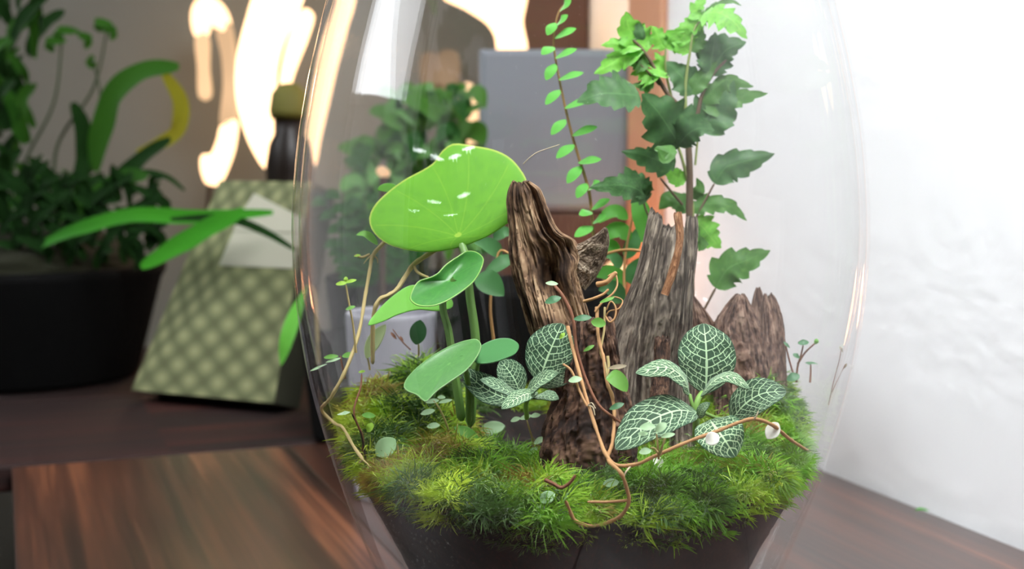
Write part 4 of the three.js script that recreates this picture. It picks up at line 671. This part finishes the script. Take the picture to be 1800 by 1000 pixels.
// ---------------------------------------------------------------- background: the black pot and its plants
const BP = (x, y, d) => P(x, y, d);
{
  const t = thing('black_pot', new THREE.Vector3(-0.02, 0, -1.53), 'black planting pot with mossy soil and strap-leaved ferns on the bench', 'potted plant');
  const c = P(44, 690, 1.53); c.y = 0.001;
  t.position.copy(c);
  const pts = [[0.001, 0.001], [0.118, 0.001], [0.125, 0.006], [0.152, 0.108], [0.157, 0.116], [0.157, 0.126], [0.15, 0.127], [0.147, 0.115], [0.001, 0.11]].map(([r, y]) => new THREE.Vector2(r, y));
  const g = new THREE.LatheGeometry(pts, 64); g.translate(c.x, c.y, c.z); part('pot', g, M.black, t);
  const mound = new THREE.SphereGeometry(1, 48, 24, 0, 6.2832, 0, 1.57), p = mound.attributes.position;
  for (let i = 0; i < p.count; i++) { const x = p.getX(i), y = p.getY(i), z = p.getZ(i), k = 1 + 0.18 * fbm(x * 5, y * 5, z * 5, 4); p.setXYZ(i, c.x + x * 0.134 * k, 0.112 + Math.max(0, y) * 0.06 * k, c.z + z * 0.134 * k); }
  mound.computeVertexNormals(); part('soil_mound', mound, std({ color: new THREE.Color(0.014, 0.015, 0.005), roughness: 1 }), t);
  const MT = { clearcoat: 0, specularIntensity: 0.3 }, g1 = leafMat(0x2f6416, { transmission: 0.4, ...MT }), g2 = leafMat(0x163a0c, MT), g3 = leafMat(0x86861c, { transmission: 0.4, ...MT }), g4 = leafMat(0x3f9a20, { transmission: 0.45, ...MT });
  const S = (rib, w, m, o = {}) => part('leaf', leaf({ rib, w, shape: 'strap', nu: 30, n: [0, 0.4, 1], cup: 0.25, wave: 0.1, ...o }), m, t);
  S([[165, 300, 1.5], [180, 230, 1.48], [205, 165, 1.46], [250, 128, 1.44], [315, 118, 1.43]], 24, g1);
  S([[290, 130, 1.43], [318, 180, 1.43], [314, 228, 1.43], [285, 252, 1.44], [240, 268, 1.46]], 15, g3);
  S([[135, 330, 1.5], [150, 270, 1.5], [145, 220, 1.5], [128, 180, 1.5]], 16, g2);
  S([[150, 390, 1.48], [200, 330, 1.44], [250, 280, 1.42], [300, 245, 1.4]], 18, g2);
  S([[120, 420, 1.46], [170, 350, 1.44], [215, 315, 1.42], [260, 310, 1.4]], 20, g1);
  S([[180, 350, 1.46], [240, 305, 1.42], [290, 310, 1.4], [325, 335, 1.38]], 6, g2);
  S([[60, 435, 1.42], [150, 400, 1.36], [230, 380, 1.33], [340, 382, 1.31], [480, 374, 1.3]], 15, g4);
  S([[430, 372, 1.28], [370, 400, 1.28], [310, 435, 1.28], [248, 470, 1.28]], 19, g4);
  S([[300, 385, 1.3], [400, 385, 1.29], [460, 405, 1.28], [520, 440, 1.27]], 8, g2);
  for (let i = 0; i < 110; i++) {                                      // the dark mass at the far left
    const x = rr(-60, 150), y = rr(-20, 430) , d = rr(1.45, 1.6), a = rr(0, 6.28), l = rr(40, 95);
    if (y < 300 && x > 60 + rr(-10, 20)) continue;
    S([[x, y + l * 0.6, d + 0.02], [x + Math.cos(a) * l * 0.3, y + l * 0.1, d], [x + Math.cos(a) * l * 0.9, y - l * 0.4 + Math.sin(a) * 20, d - 0.02]], rr(9, 17), rnd() < 0.6 ? g2 : g1, { nu: 10 });
  }
  for (let i = 0; i < 90; i++) { const x = rr(0, 285), y = rr(340, 475), d = 1.42; S([[x, y, d], [x + rr(-20, 20), y - 30, d - 0.01], [x + rr(-50, 50), y - rr(30, 70), d - 0.02]], rr(6, 11), g2, { nu: 10 }); }
  for (const [x, y, x1, y1] of [[100, 260, 190, 45], [40, 300, 110, 60], [150, 260, 165, 110]]) part('stem', tube([[x, y + 140, 1.53], [x, y, 1.53], [(x + x1) / 2 + 20, (y + y1) / 2, 1.52], [x1, y1, 1.52]], 0.0022, 0.0012), std({ color: 0x33452a, roughness: 0.8 }), t);
  for (const [x, y] of [[180, 55], [150, 85], [195, 70], [110, 70], [95, 90], [165, 120]]) S([[x, y, 1.52], [x + rr(-18, 18), y - 14, 1.515], [x + rr(-30, 30), y - rr(10, 28), 1.51]], 9, g1, { nu: 8 });
}
// ---------------------------------------------------------------- the patterned box
{
  const bl = P(232, 712, 1.37), br = P(482, 733, 1.30); bl.y = br.y = 0.0;
  const X = br.clone().sub(bl), w = X.length(); X.normalize();
  const Zf = new THREE.Vector3(-X.z, 0, X.x); if (Zf.dot(FWD) > 0) Zf.negate();  // towards the camera
  const h = 0.218, dp = 0.045;
  const pat = canvasTex(512, 768, (x, W, H) => {
    x.fillStyle = '#5c613e'; x.fillRect(0, 0, W, H);
    const s = W / 5;
    for (let r = -1; r < 20; r++) for (let c = -1; c < 9; c++) { const cx = c * s + (r % 2 ? s / 2 : 0), cy = r * s * 0.5; const g = x.createRadialGradient(cx, cy, 2, cx, cy, s * 0.42); g.addColorStop(0, 'rgba(158,160,116,0.95)'); g.addColorStop(0.6, 'rgba(128,133,90,0.7)'); g.addColorStop(1, 'rgba(110,115,80,0)'); x.fillStyle = g; x.fillRect(cx - s / 2, cy - s / 2, s, s); }
  });
  const side = std({ color: 0x3a3b2c, roughness: 0.8 }), front = std({ map: pat, roughness: 0.7 });
  const t = thing('gift_box', bl.clone().add(br).multiplyScalar(0.5), 'slim olive green box with pale dots and a white tag, leaning on the bench', 'box');
  const lean = 0.30, inx = 0.10, up = new THREE.Vector3(0, Math.cos(lean), 0).addScaledVector(Zf, -Math.sin(lean)), back = new THREE.Vector3().crossVectors(X, up).normalize(); if (back.dot(Zf) > 0) back.negate();
  const at = (u, v, q) => bl.clone().addScaledVector(X, u * w + (v * h) * (0.30 * (1 - u) + 0.02 * u)).addScaledVector(up, v * h).addScaledVector(back, q);
  const lift = dp * Math.sin(lean);                                   // the lower back edge stands on the bench
  const quad = (a, b, c, d, uv = true) => { const g = new THREE.BufferGeometry(); g.setAttribute('position', new THREE.Float32BufferAttribute([a, b, c, d].flatMap((p) => [p.x, p.y, p.z]), 3)); g.setAttribute('uv', new THREE.Float32BufferAttribute([0, 0, 1, 0, 1, 1, 0, 1], 2)); g.setIndex([0, 1, 2, 0, 2, 3]); g.computeVertexNormals(); return g; };
  const A = (u, v, q) => { const p = at(u, v, q); p.y += lift; return p; };
  part('front_face', quad(A(0, 0, 0), A(1, 0, 0), A(1, 1, 0), A(0, 1, 0)), front, t);
  part('body', merge([quad(A(1, 0, 0), A(1, 0, dp), A(1, 1, dp), A(1, 1, 0)), quad(A(0, 0, dp), A(0, 0, 0), A(0, 1, 0), A(0, 1, dp)), quad(A(0, 1, 0), A(1, 1, 0), A(1, 1, dp), A(0, 1, dp)), quad(A(0, 0, dp), A(1, 0, dp), A(1, 0, 0), A(0, 0, 0)), quad(A(1, 0, dp), A(0, 0, dp), A(0, 1, dp), A(1, 1, dp))]), side, t);
  // the white tag: a folded card on the front
  const uvOf = (u, v, q) => A(u, v, q);
  const card = (pts, q) => { const f = pts.map(([u, v]) => uvOf(u, v, -q)), b = pts.map(([u, v]) => uvOf(u, v, -0.0004)); const n = pts.length, pos = [...f, ...b].flatMap((p) => [p.x, p.y, p.z]), idx = []; for (let i = 1; i < n - 1; i++) { idx.push(0, i, i + 1); idx.push(n, n + i + 1, n + i); } for (let i = 0; i < n; i++) { const j = (i + 1) % n; idx.push(i, n + i, n + j, i, n + j, j); } const g = new THREE.BufferGeometry(); g.setAttribute('position', new THREE.Float32BufferAttribute(pos, 3)); g.setIndex(idx); return g.toNonIndexed().computeVertexNormals() || g; };
  const mk = (pts, q) => { const g = card(pts, q).toNonIndexed(); g.computeVertexNormals(); return g; };
  const paper = std({ color: 0xb9b6a4, roughness: 0.85 });
  const tagm = part('tag', mk([[0.32, 0.60], [0.97, 0.60], [0.99, 0.76], [0.35, 0.76]], 0.0012), paper, t, 'white folded paper tag');
  part('tag_flap', mk([[0.35, 0.763], [0.99, 0.763], [0.99, 0.83], [0.44, 0.94], [0.37, 0.84]], 0.0022), paper, tagm);
}
// leaf beside the jar, and what stands behind the jar
{
  const g4 = leafMat(0x62c22a, { transmission: 0.5 });
  const t = thing('strap_leaf', P(505, 560, 1.16), 'bright green leaf tip hanging beside the left edge of the glass jar', 'leaf');
  part('leaf', leaf({ rib: [[540, 500, 1.14], [520, 550, 1.12], [505, 595, 1.11], [494, 642, 1.11]], w: 14, shape: 'obovate', n: [-0.2, 0.3, 1] }), g4, t);
  part('stem', tube([[560, 640, 1.16], [556, 560, 1.16], [552, 510, 1.15], [540, 500, 1.14]], 0.0014, 0.001), VINEG, t);
}
function pot(name, x, dtop, r, h, mat, label, cat, z) {
  const c = P(x, 600, z); c.y = 0.001;
  const t = thing(name, c, label, cat);
  const g = new THREE.LatheGeometry([[0.001, 0.001], [r * 0.8, 0.001], [r * 0.83, 0.005], [r, h - 0.006], [r, h], [r * 0.94, h], [r * 0.92, h - 0.012], [0.001, h - 0.014]].map(([a, b]) => new THREE.Vector2(a, b)), 48);
  g.translate(c.x, c.y, c.z); part('pot', g, mat, t); return t;
}
{
  const darkPot = M.black;
  // bushy plant seen through the glass
  const t = pot('bushy_plant', 700, 0, 0.07, 0.13, darkPot, 'bushy blurred green plant in a dark pot behind the jar', 'potted plant', 1.34);
  const MT = { clearcoat: 0, specularIntensity: 0.3 }, b1 = leafMat(0x447a24, { transmission: 0.4, ...MT }), b2 = leafMat(0x1f5218, MT), b3 = leafMat(0x5c8f48, MT);
  for (let i = 0; i < 300; i++) {
    const x = rr(630, 822), top = x < 690 ? 250 : 160, y = rr(top + 10, 440), d = rr(1.28, 1.4), a = rr(0, 6.28), l = rr(24, 44);
    part('leaf', leaf({ rib: [[x, y, d], [x + Math.cos(a) * l * 0.6, y - Math.abs(Math.sin(a)) * l * 0.5, d - 0.01], [x + Math.cos(a) * l * 1.2, Math.max(top, y + Math.sin(a) * l), d - 0.02]], w: rr(12, 21), n: [rr(-0.4, 0.4), 0.5, 1], nu: 8 }), [b1, b1, b2, b3][i % 4], t);
  }
  for (let i = 0; i < 12; i++) { const x = rr(670, 810); part('stem', tube([[rr(705, 760), 520, 1.34], [(x + 740) / 2, 440, 1.34], [x, rr(200, 330), 1.34]], 0.002, 0.001, 12, 6), std({ color: 0x3c5028, roughness: 0.8 }), t); }
  const u = pot('feathery_plant', 630, 0, 0.05, 0.09, darkPot, 'dark feathery plant in a small dark pot behind the left of the jar', 'potted plant', 1.2);
  for (const [x, y, x1, y1] of [[640, 480, 560, 335], [650, 480, 600, 350], [640, 500, 640, 340], [650, 500, 690, 380], [630, 500, 590, 420], [660, 500, 720, 440], [650, 480, 680, 330]]) {
    part('stem', tube([[630 + (x - 640) * 0.2, 660, 1.2], [x, y + 30, 1.2], [x, y, 1.2], [(x + x1) / 2 + 8, (y + y1) / 2, 1.2], [x1, y1, 1.19]], 0.0016, 0.0008, 14, 6), std({ color: 0x2c3a22, roughness: 0.8 }), u);
    for (let k = 0; k < 12; k++) { const s = k / 12, px = lerp(x, x1, s) + 6 * Math.sin(s * 3), py = lerp(y, y1, s); part('leaf', leaf({ rib: [[px, py, 1.195], [px + (k % 2 ? 14 : -14), py - 6, 1.19], [px + (k % 2 ? 32 : -32), py + 4, 1.185]], w: 11, shape: 'lance', n: [0, 0.4, 1], nu: 6 }), b2, u); }
  }
  pot('black_pot', 935, 0, 0.062, 0.155, M.black, 'plain black pot in shadow behind the jar, between stems and driftwood', 'pot', 1.02);
  const c = P(688, 620, 1.0); c.y = 0.001; const ch = P(688, 548, 1.0).y;
  const tr = thing('grey_cup', c, 'tall pale grey cup standing behind the left moss, seen through the glass', 'cup');
  part('cup_body', new THREE.LatheGeometry([[0.001, 0], [0.026, 0], [0.028, 0.003], [0.033, ch - 0.004], [0.033, ch - 0.001], [0.0315, ch], [0.030, ch - 0.002], [0.025, 0.006], [0.001, 0.005]].map(([a, b]) => new THREE.Vector2(a, b)), 48).translate(c.x, 0.001, c.z), std({ color: 0x94939b, roughness: 0.6 }), tr);
  part('handle', new THREE.TorusGeometry(0.022, 0.004, 10, 24, Math.PI).rotateZ(-Math.PI / 2).rotateY(-0.6).translate(c.x + 0.026, ch * 0.55, c.z), std({ color: 0x94939b, roughness: 0.6 }), tr);
  // grey case on a dark crate
  const face = (x0, y0, x1, y1, d, dz) => { const a = P(x0, y1, d), b = P(x1, y0, d); const mid = P((x0 + x1) / 2, (y0 + y1) / 2, d); const g = new RoundedBoxGeometry((x1 - x0) * d / FPX, (y1 - y0) * d / FPX, dz, 3, 0.004); g.rotateY(-YAW); const m = mid.clone().addScaledVector(FH, dz / 2); g.translate(m.x, m.y, m.z); return [g, m]; };
  const D2 = 1.42, crateTop = P(1000, 372, D2).y;
  { const h = crateTop, m = P(1035, 372, D2).addScaledVector(FH, 0.08), g = []; const cr = thing('wooden_crate', new THREE.Vector3(m.x, 0, m.z), 'dark brown wooden crate behind the driftwood, carrying a grey case', 'crate');
    for (let k = 0; k < 4; k++) { const q = new RoundedBoxGeometry(0.19, h / 4 - 0.004, 0.14, 2, 0.002); q.rotateY(-YAW); q.translate(m.x, h / 8 + k * h / 4 + 0.0, m.z); part('slat', q, std({ color: 0x4a3326, roughness: 0.75 }), cr); } }
  { const [g, m] = face(842, 88, 1112, 371, D2, 0.09); const cs = thing('grey_case', new THREE.Vector3(m.x, crateTop, m.z), 'matt blue-grey metal case standing on the dark crate', 'case'); part('case_body', g, std({ color: new THREE.Color(0.2, 0.22, 0.25), roughness: 0.5, metalness: 0.1 }), cs);
    const [g2] = face(850, 96, 1104, 363, D2 - 0.002, 0.003); part('case_lid', g2, std({ color: new THREE.Color(0.21, 0.23, 0.26), roughness: 0.45, metalness: 0.1 }), cs); }
  { const [g, m] = face(905, -60, 1035, 92, 1.9, 0.02); solo('picture_frame', g, std({ color: 0x4a2f22, roughness: 0.6 }), 'dark brown wooden frame on the back wall above the grey case', 'frame'); }
}
// ---------------------------------------------------------------- warm lamps and glowing shapes at the back
function glow(outline, d, dz, mat) {
  const c = new THREE.CatmullRomCurve3(outline.map(([x, y]) => new THREE.Vector3((x - outline[0][0]) * d / FPX, -(y - outline[0][1]) * d / FPX, 0)), true, 'centripetal'), s = new THREE.Shape(c.getPoints(60).map((p) => new THREE.Vector2(p.x, p.y)));
  const g = new THREE.ExtrudeGeometry(s, { depth: dz, bevelEnabled: true, bevelSize: 0.002, bevelThickness: 0.002, bevelSegments: 2, curveSegments: 4 });
  g.translate(0, 0, -dz / 2); g.rotateX(-PITCH); g.rotateY(-YAW); const o = P(outline[0][0], outline[0][1], d); g.translate(o.x, o.y, o.z); return g;
}
{
  const warm = (k) => std({ color: 0x000000, emissive: new THREE.Color(1, 0.62, 0.33), emissiveIntensity: k, roughness: 0.6 });
  const brass = std({ color: 0x3a2a1c, roughness: 0.6, metalness: 0.3 });
  const glowAt = (name, label, pieces, light, pole) => {  // blurred warm lights built as glowing solids, poles added
    const c = P(...light); const t = thing(name, new THREE.Vector3(c.x, 0, c.z), label, 'lamp');
    for (const [o, d, k] of pieces) part('glowing_shape', glow(o, d, 0.02, warm(k)), t.userData.m || warm(k), t);
    part('pole', tube(pole, 0.003, 0.003, 20, 8), brass, t);
    const L = new THREE.PointLight(new THREE.Color(1, 0.62, 0.36), light[3], 0, 2); L.position.copy(P(light[0], light[1], light[2] - 0.05)); L.castShadow = true; scene.add(L);
    return t;
  };
  glowAt('loop_glow', 'slim glowing warm loop standing in for a light patch on the grey back wall', [  // glowing solid loop in place of warm light cast at the back
    [[[344, 14], [362, -3], [386, 6], [402, 40], [396, 58], [384, 52], [370, 36], [360, 62], [350, 66], [342, 48]], 1.8, 3],
    [[[350, 66], [361, 62], [364, 120], [366, 168], [356, 172], [352, 120]], 1.8, 1.1], [[[385, 52], [396, 58], [402, 42], [412, 100], [414, 170], [412, 212], [394, 222], [397, 150], [394, 100]], 1.8, 0.75],
    [[[412, 212], [394, 222], [386, 250], [374, 274], [360, 276], [358, 296], [368, 322], [382, 320], [402, 280], [411, 245]], 1.8, 3.4]], [376, 150, 1.8, 0.015], [[370, 318, 1.8], [366, 360, 1.8], [362, 420, 1.8], [362, 590, 1.8]]);
  glowAt('crescent_glow', 'broad glowing warm crescents standing in for light patches beside the glass jar', [[[[530, -30], [462, -20], [437, 40], [421, 110], [420, 165], [430, 215], [448, 262], [474, 298], [486, 280], [489, 205], [481, 150], [485, 105], [499, 60], [520, 20]], 1.8, 4], [[[547, 24], [537, 21], [520, 48], [508, 85], [500, 125], [498, 172], [503, 175], [509, 140], [521, 105], [537, 65]], 1.78, 3.5], [[[606, -20], [620, -10], [606, 50], [590, 110], [574, 180], [560, 240], [548, 292], [540, 288], [545, 220], [556, 150], [570, 80], [590, 20]], 1.78, 3]], [470, 130, 1.8, 0.05], [[478, 290, 1.8], [480, 400, 1.8], [480, 590, 1.8]]);  // glowing solids in place of warm light patches, one for the jar-edge refraction
  glowAt('hanging_lamp', 'bright warm hanging lamp shade seen above the grey case', [[[[780, -10], [920, -30], [916, 40], [922, 94], [900, 98], [880, 96], [872, 60], [858, 38], [820, 12]], 1.8, 4]], [890, 40, 1.8, 0.08], [[900, -25, 1.8], [900, -200, 1.8], [900, -600, 1.8]]);
  glowAt('column_glow', 'narrow warm glowing column behind the bushy plant', [[[[808, 158], [824, 150], [836, 162], [838, 200], [834, 270], [818, 272], [816, 220], [812, 190]], 1.6, 1.6]], [824, 210, 1.6, 0.02], [[826, 268, 1.6], [826, 400, 1.6], [826, 640, 1.6]]);  // warm emissive column shape, pole added below
  glowAt('twin_strip_glow', 'pair of faint warm upright strips above the bushy plant', [[[[745, 100], [768, 100], [768, 150], [746, 150]], 1.7, 0.22], [[[776, 96], [800, 96], [800, 150], [776, 150]], 1.7, 0.25]], [772, 120, 1.7, 0.01], [[772, 145, 1.7], [772, 300, 1.7], [772, 610, 1.7]]);  // two faint emissive strips, pole added below
  glowAt('globe_lamp', 'tiny warm globe lamp glowing between the blurred plants', [[[[667, 302], [670, 298], [676, 298], [680, 302], [676, 307], [670, 307]], 1.15, 0.9]], [673, 302, 1.15, 0.004], [[673, 306, 1.15], [672, 400, 1.16], [672, 790, 1.16]]);
  // unseen warm lamp added behind the driftwood to tint the wall end
  const c = P(1082, 480, 1.335), t = thing('added_wall_tint_lamp', new THREE.Vector3(c.x, 0, c.z), 'small unseen warm bulb added low behind the driftwood to tint the wall end', 'lamp');
  part('bulb', new THREE.SphereGeometry(0.012, 24, 16).translate(c.x, c.y, c.z), warm(2), t);
  part('stand', merge([new THREE.CylinderGeometry(0.004, 0.004, c.y - 0.02, 12).translate(c.x, c.y / 2, c.z), new THREE.CylinderGeometry(0.03, 0.034, 0.01, 24).translate(c.x, 0.005, c.z)]), brass, t);
  const L = new THREE.PointLight(new THREE.Color(1, 0.42, 0.2), 0.03, 0, 2); L.position.copy(c); L.castShadow = true; scene.add(L);
  // dark jar beside the crescent glow
  const j = P(515, 600, 1.62); j.y = 0.001;
  const jar = thing('dark_bottle', j, 'dark brown bottle with a yellowish green stopper behind the left jar edge', 'bottle');
  const yTop = P(515, 210, 1.62).y;
  part('bottle_body', new THREE.LatheGeometry([[0.001, 0.001], [0.026, 0.001], [0.029, 0.006], [0.029, yTop * 0.8], [0.024, yTop * 0.9], [0.018, yTop * 0.94], [0.018, yTop], [0.001, yTop]].map(([a, b]) => new THREE.Vector2(a, b)), 40).translate(j.x, 0, j.z), std({ color: 0x1c110b, roughness: 0.4 }), jar);
  part('stopper', new THREE.LatheGeometry([[0.001, yTop], [0.021, yTop], [0.023, yTop + 0.01], [0.02, yTop + 0.03], [0.012, yTop + 0.04], [0.001, yTop + 0.042]].map(([a, b]) => new THREE.Vector2(a, b)), 32).translate(j.x, 0, j.z), std({ color: 0x6e6a2a, roughness: 0.7 }), jar);
}
// ---------------------------------------------------------------- twin-tube ceiling lamps down the hall (their reflections are the dashes on the jar)
{
  const hous = M.ceiling, tub = std({ color: 0xffffff, emissive: 0xf6fbff, emissiveIntensity: 22 });
  const lampY = 1.6;
  // x, z, length, turn, gap between the tubes
  const spots = [[-6.32, -0.32, 0.5, -4, 0.035], [-6.48, 0.67, 0.58, -21.0, 0.035], [-5.9, 1.43, 0.57, 65.0, 0.035], [-4.95, 1.69, 0.46, 62.0, 0.035], [-23.02, 0.1, 1.3, -14, 0.1], [-14.82, 2.25, 1.22, -12.0, 0.1], [-10.68, 3.98, 1.59, 87.0, 0.1], [-21.77, 6.42, 2.77, 73.0, 0.1]];
  const which = ['first twin-tube ceiling lamp in the hall, nearest the inner wall', 'second twin-tube ceiling lamp in the hall, one step out from the inner wall', 'slanted twin-tube hall lamp in the near row', 'slanted twin-tube hall lamp closest to the terrarium', 'far twin-tube hall lamp close to the end wall, by the inner wall', 'twin-tube hall lamp in the middle of the far row', 'slanted twin-tube hall lamp in the front half of the hall', 'remotest twin-tube hall lamp in the front corner'];
  spots.forEach(([x, z, len, deg, gap], i) => {
    const t = thing('tube_lamp', new THREE.Vector3(x, lampY, z), which[i], 'light', 'hall ceiling lamps'), a = deg * Math.PI / 180;
    const put = (g) => g.rotateY(a).translate(x, 0, z);
    part('housing', put(merge([box(-gap - 0.04, lampY + 0.03, -len / 2 - 0.02, gap + 0.04, lampY + 0.08, len / 2 + 0.02, 0.01), box(-0.01, lampY + 0.08, -0.01, 0.01, 2.198, 0.01)])), hous, t);
    for (const s of [-gap, gap]) part('tube', put(new THREE.CylinderGeometry(0.014, 0.014, len, 16).rotateX(Math.PI / 2).translate(s, lampY, 0)), tub, t);
    const L = new THREE.RectAreaLight(0xf6fbff, 12, gap * 2, len); L.position.set(x, lampY - 0.03, z); L.lookAt(x, -1, z); L.rotateZ(-a); scene.add(L);
  });
}
// green crumb on the table by the wall
solo('leaf_crumb', leaf({ rib: [[1608, 897, 0.955], [1618, 895, 0.954], [1634, 898, 0.953]], w: 5, n: [0, 1, 0.3], nu: 8 }), leafMat(0x3f9a1c), 'tiny bright green leaf scrap on the table at the foot of the white wall', 'leaf');

scene.traverse((o) => { if (o.isMesh) o.castShadow = o.receiveShadow = true; });
renderer.render(scene, camera);
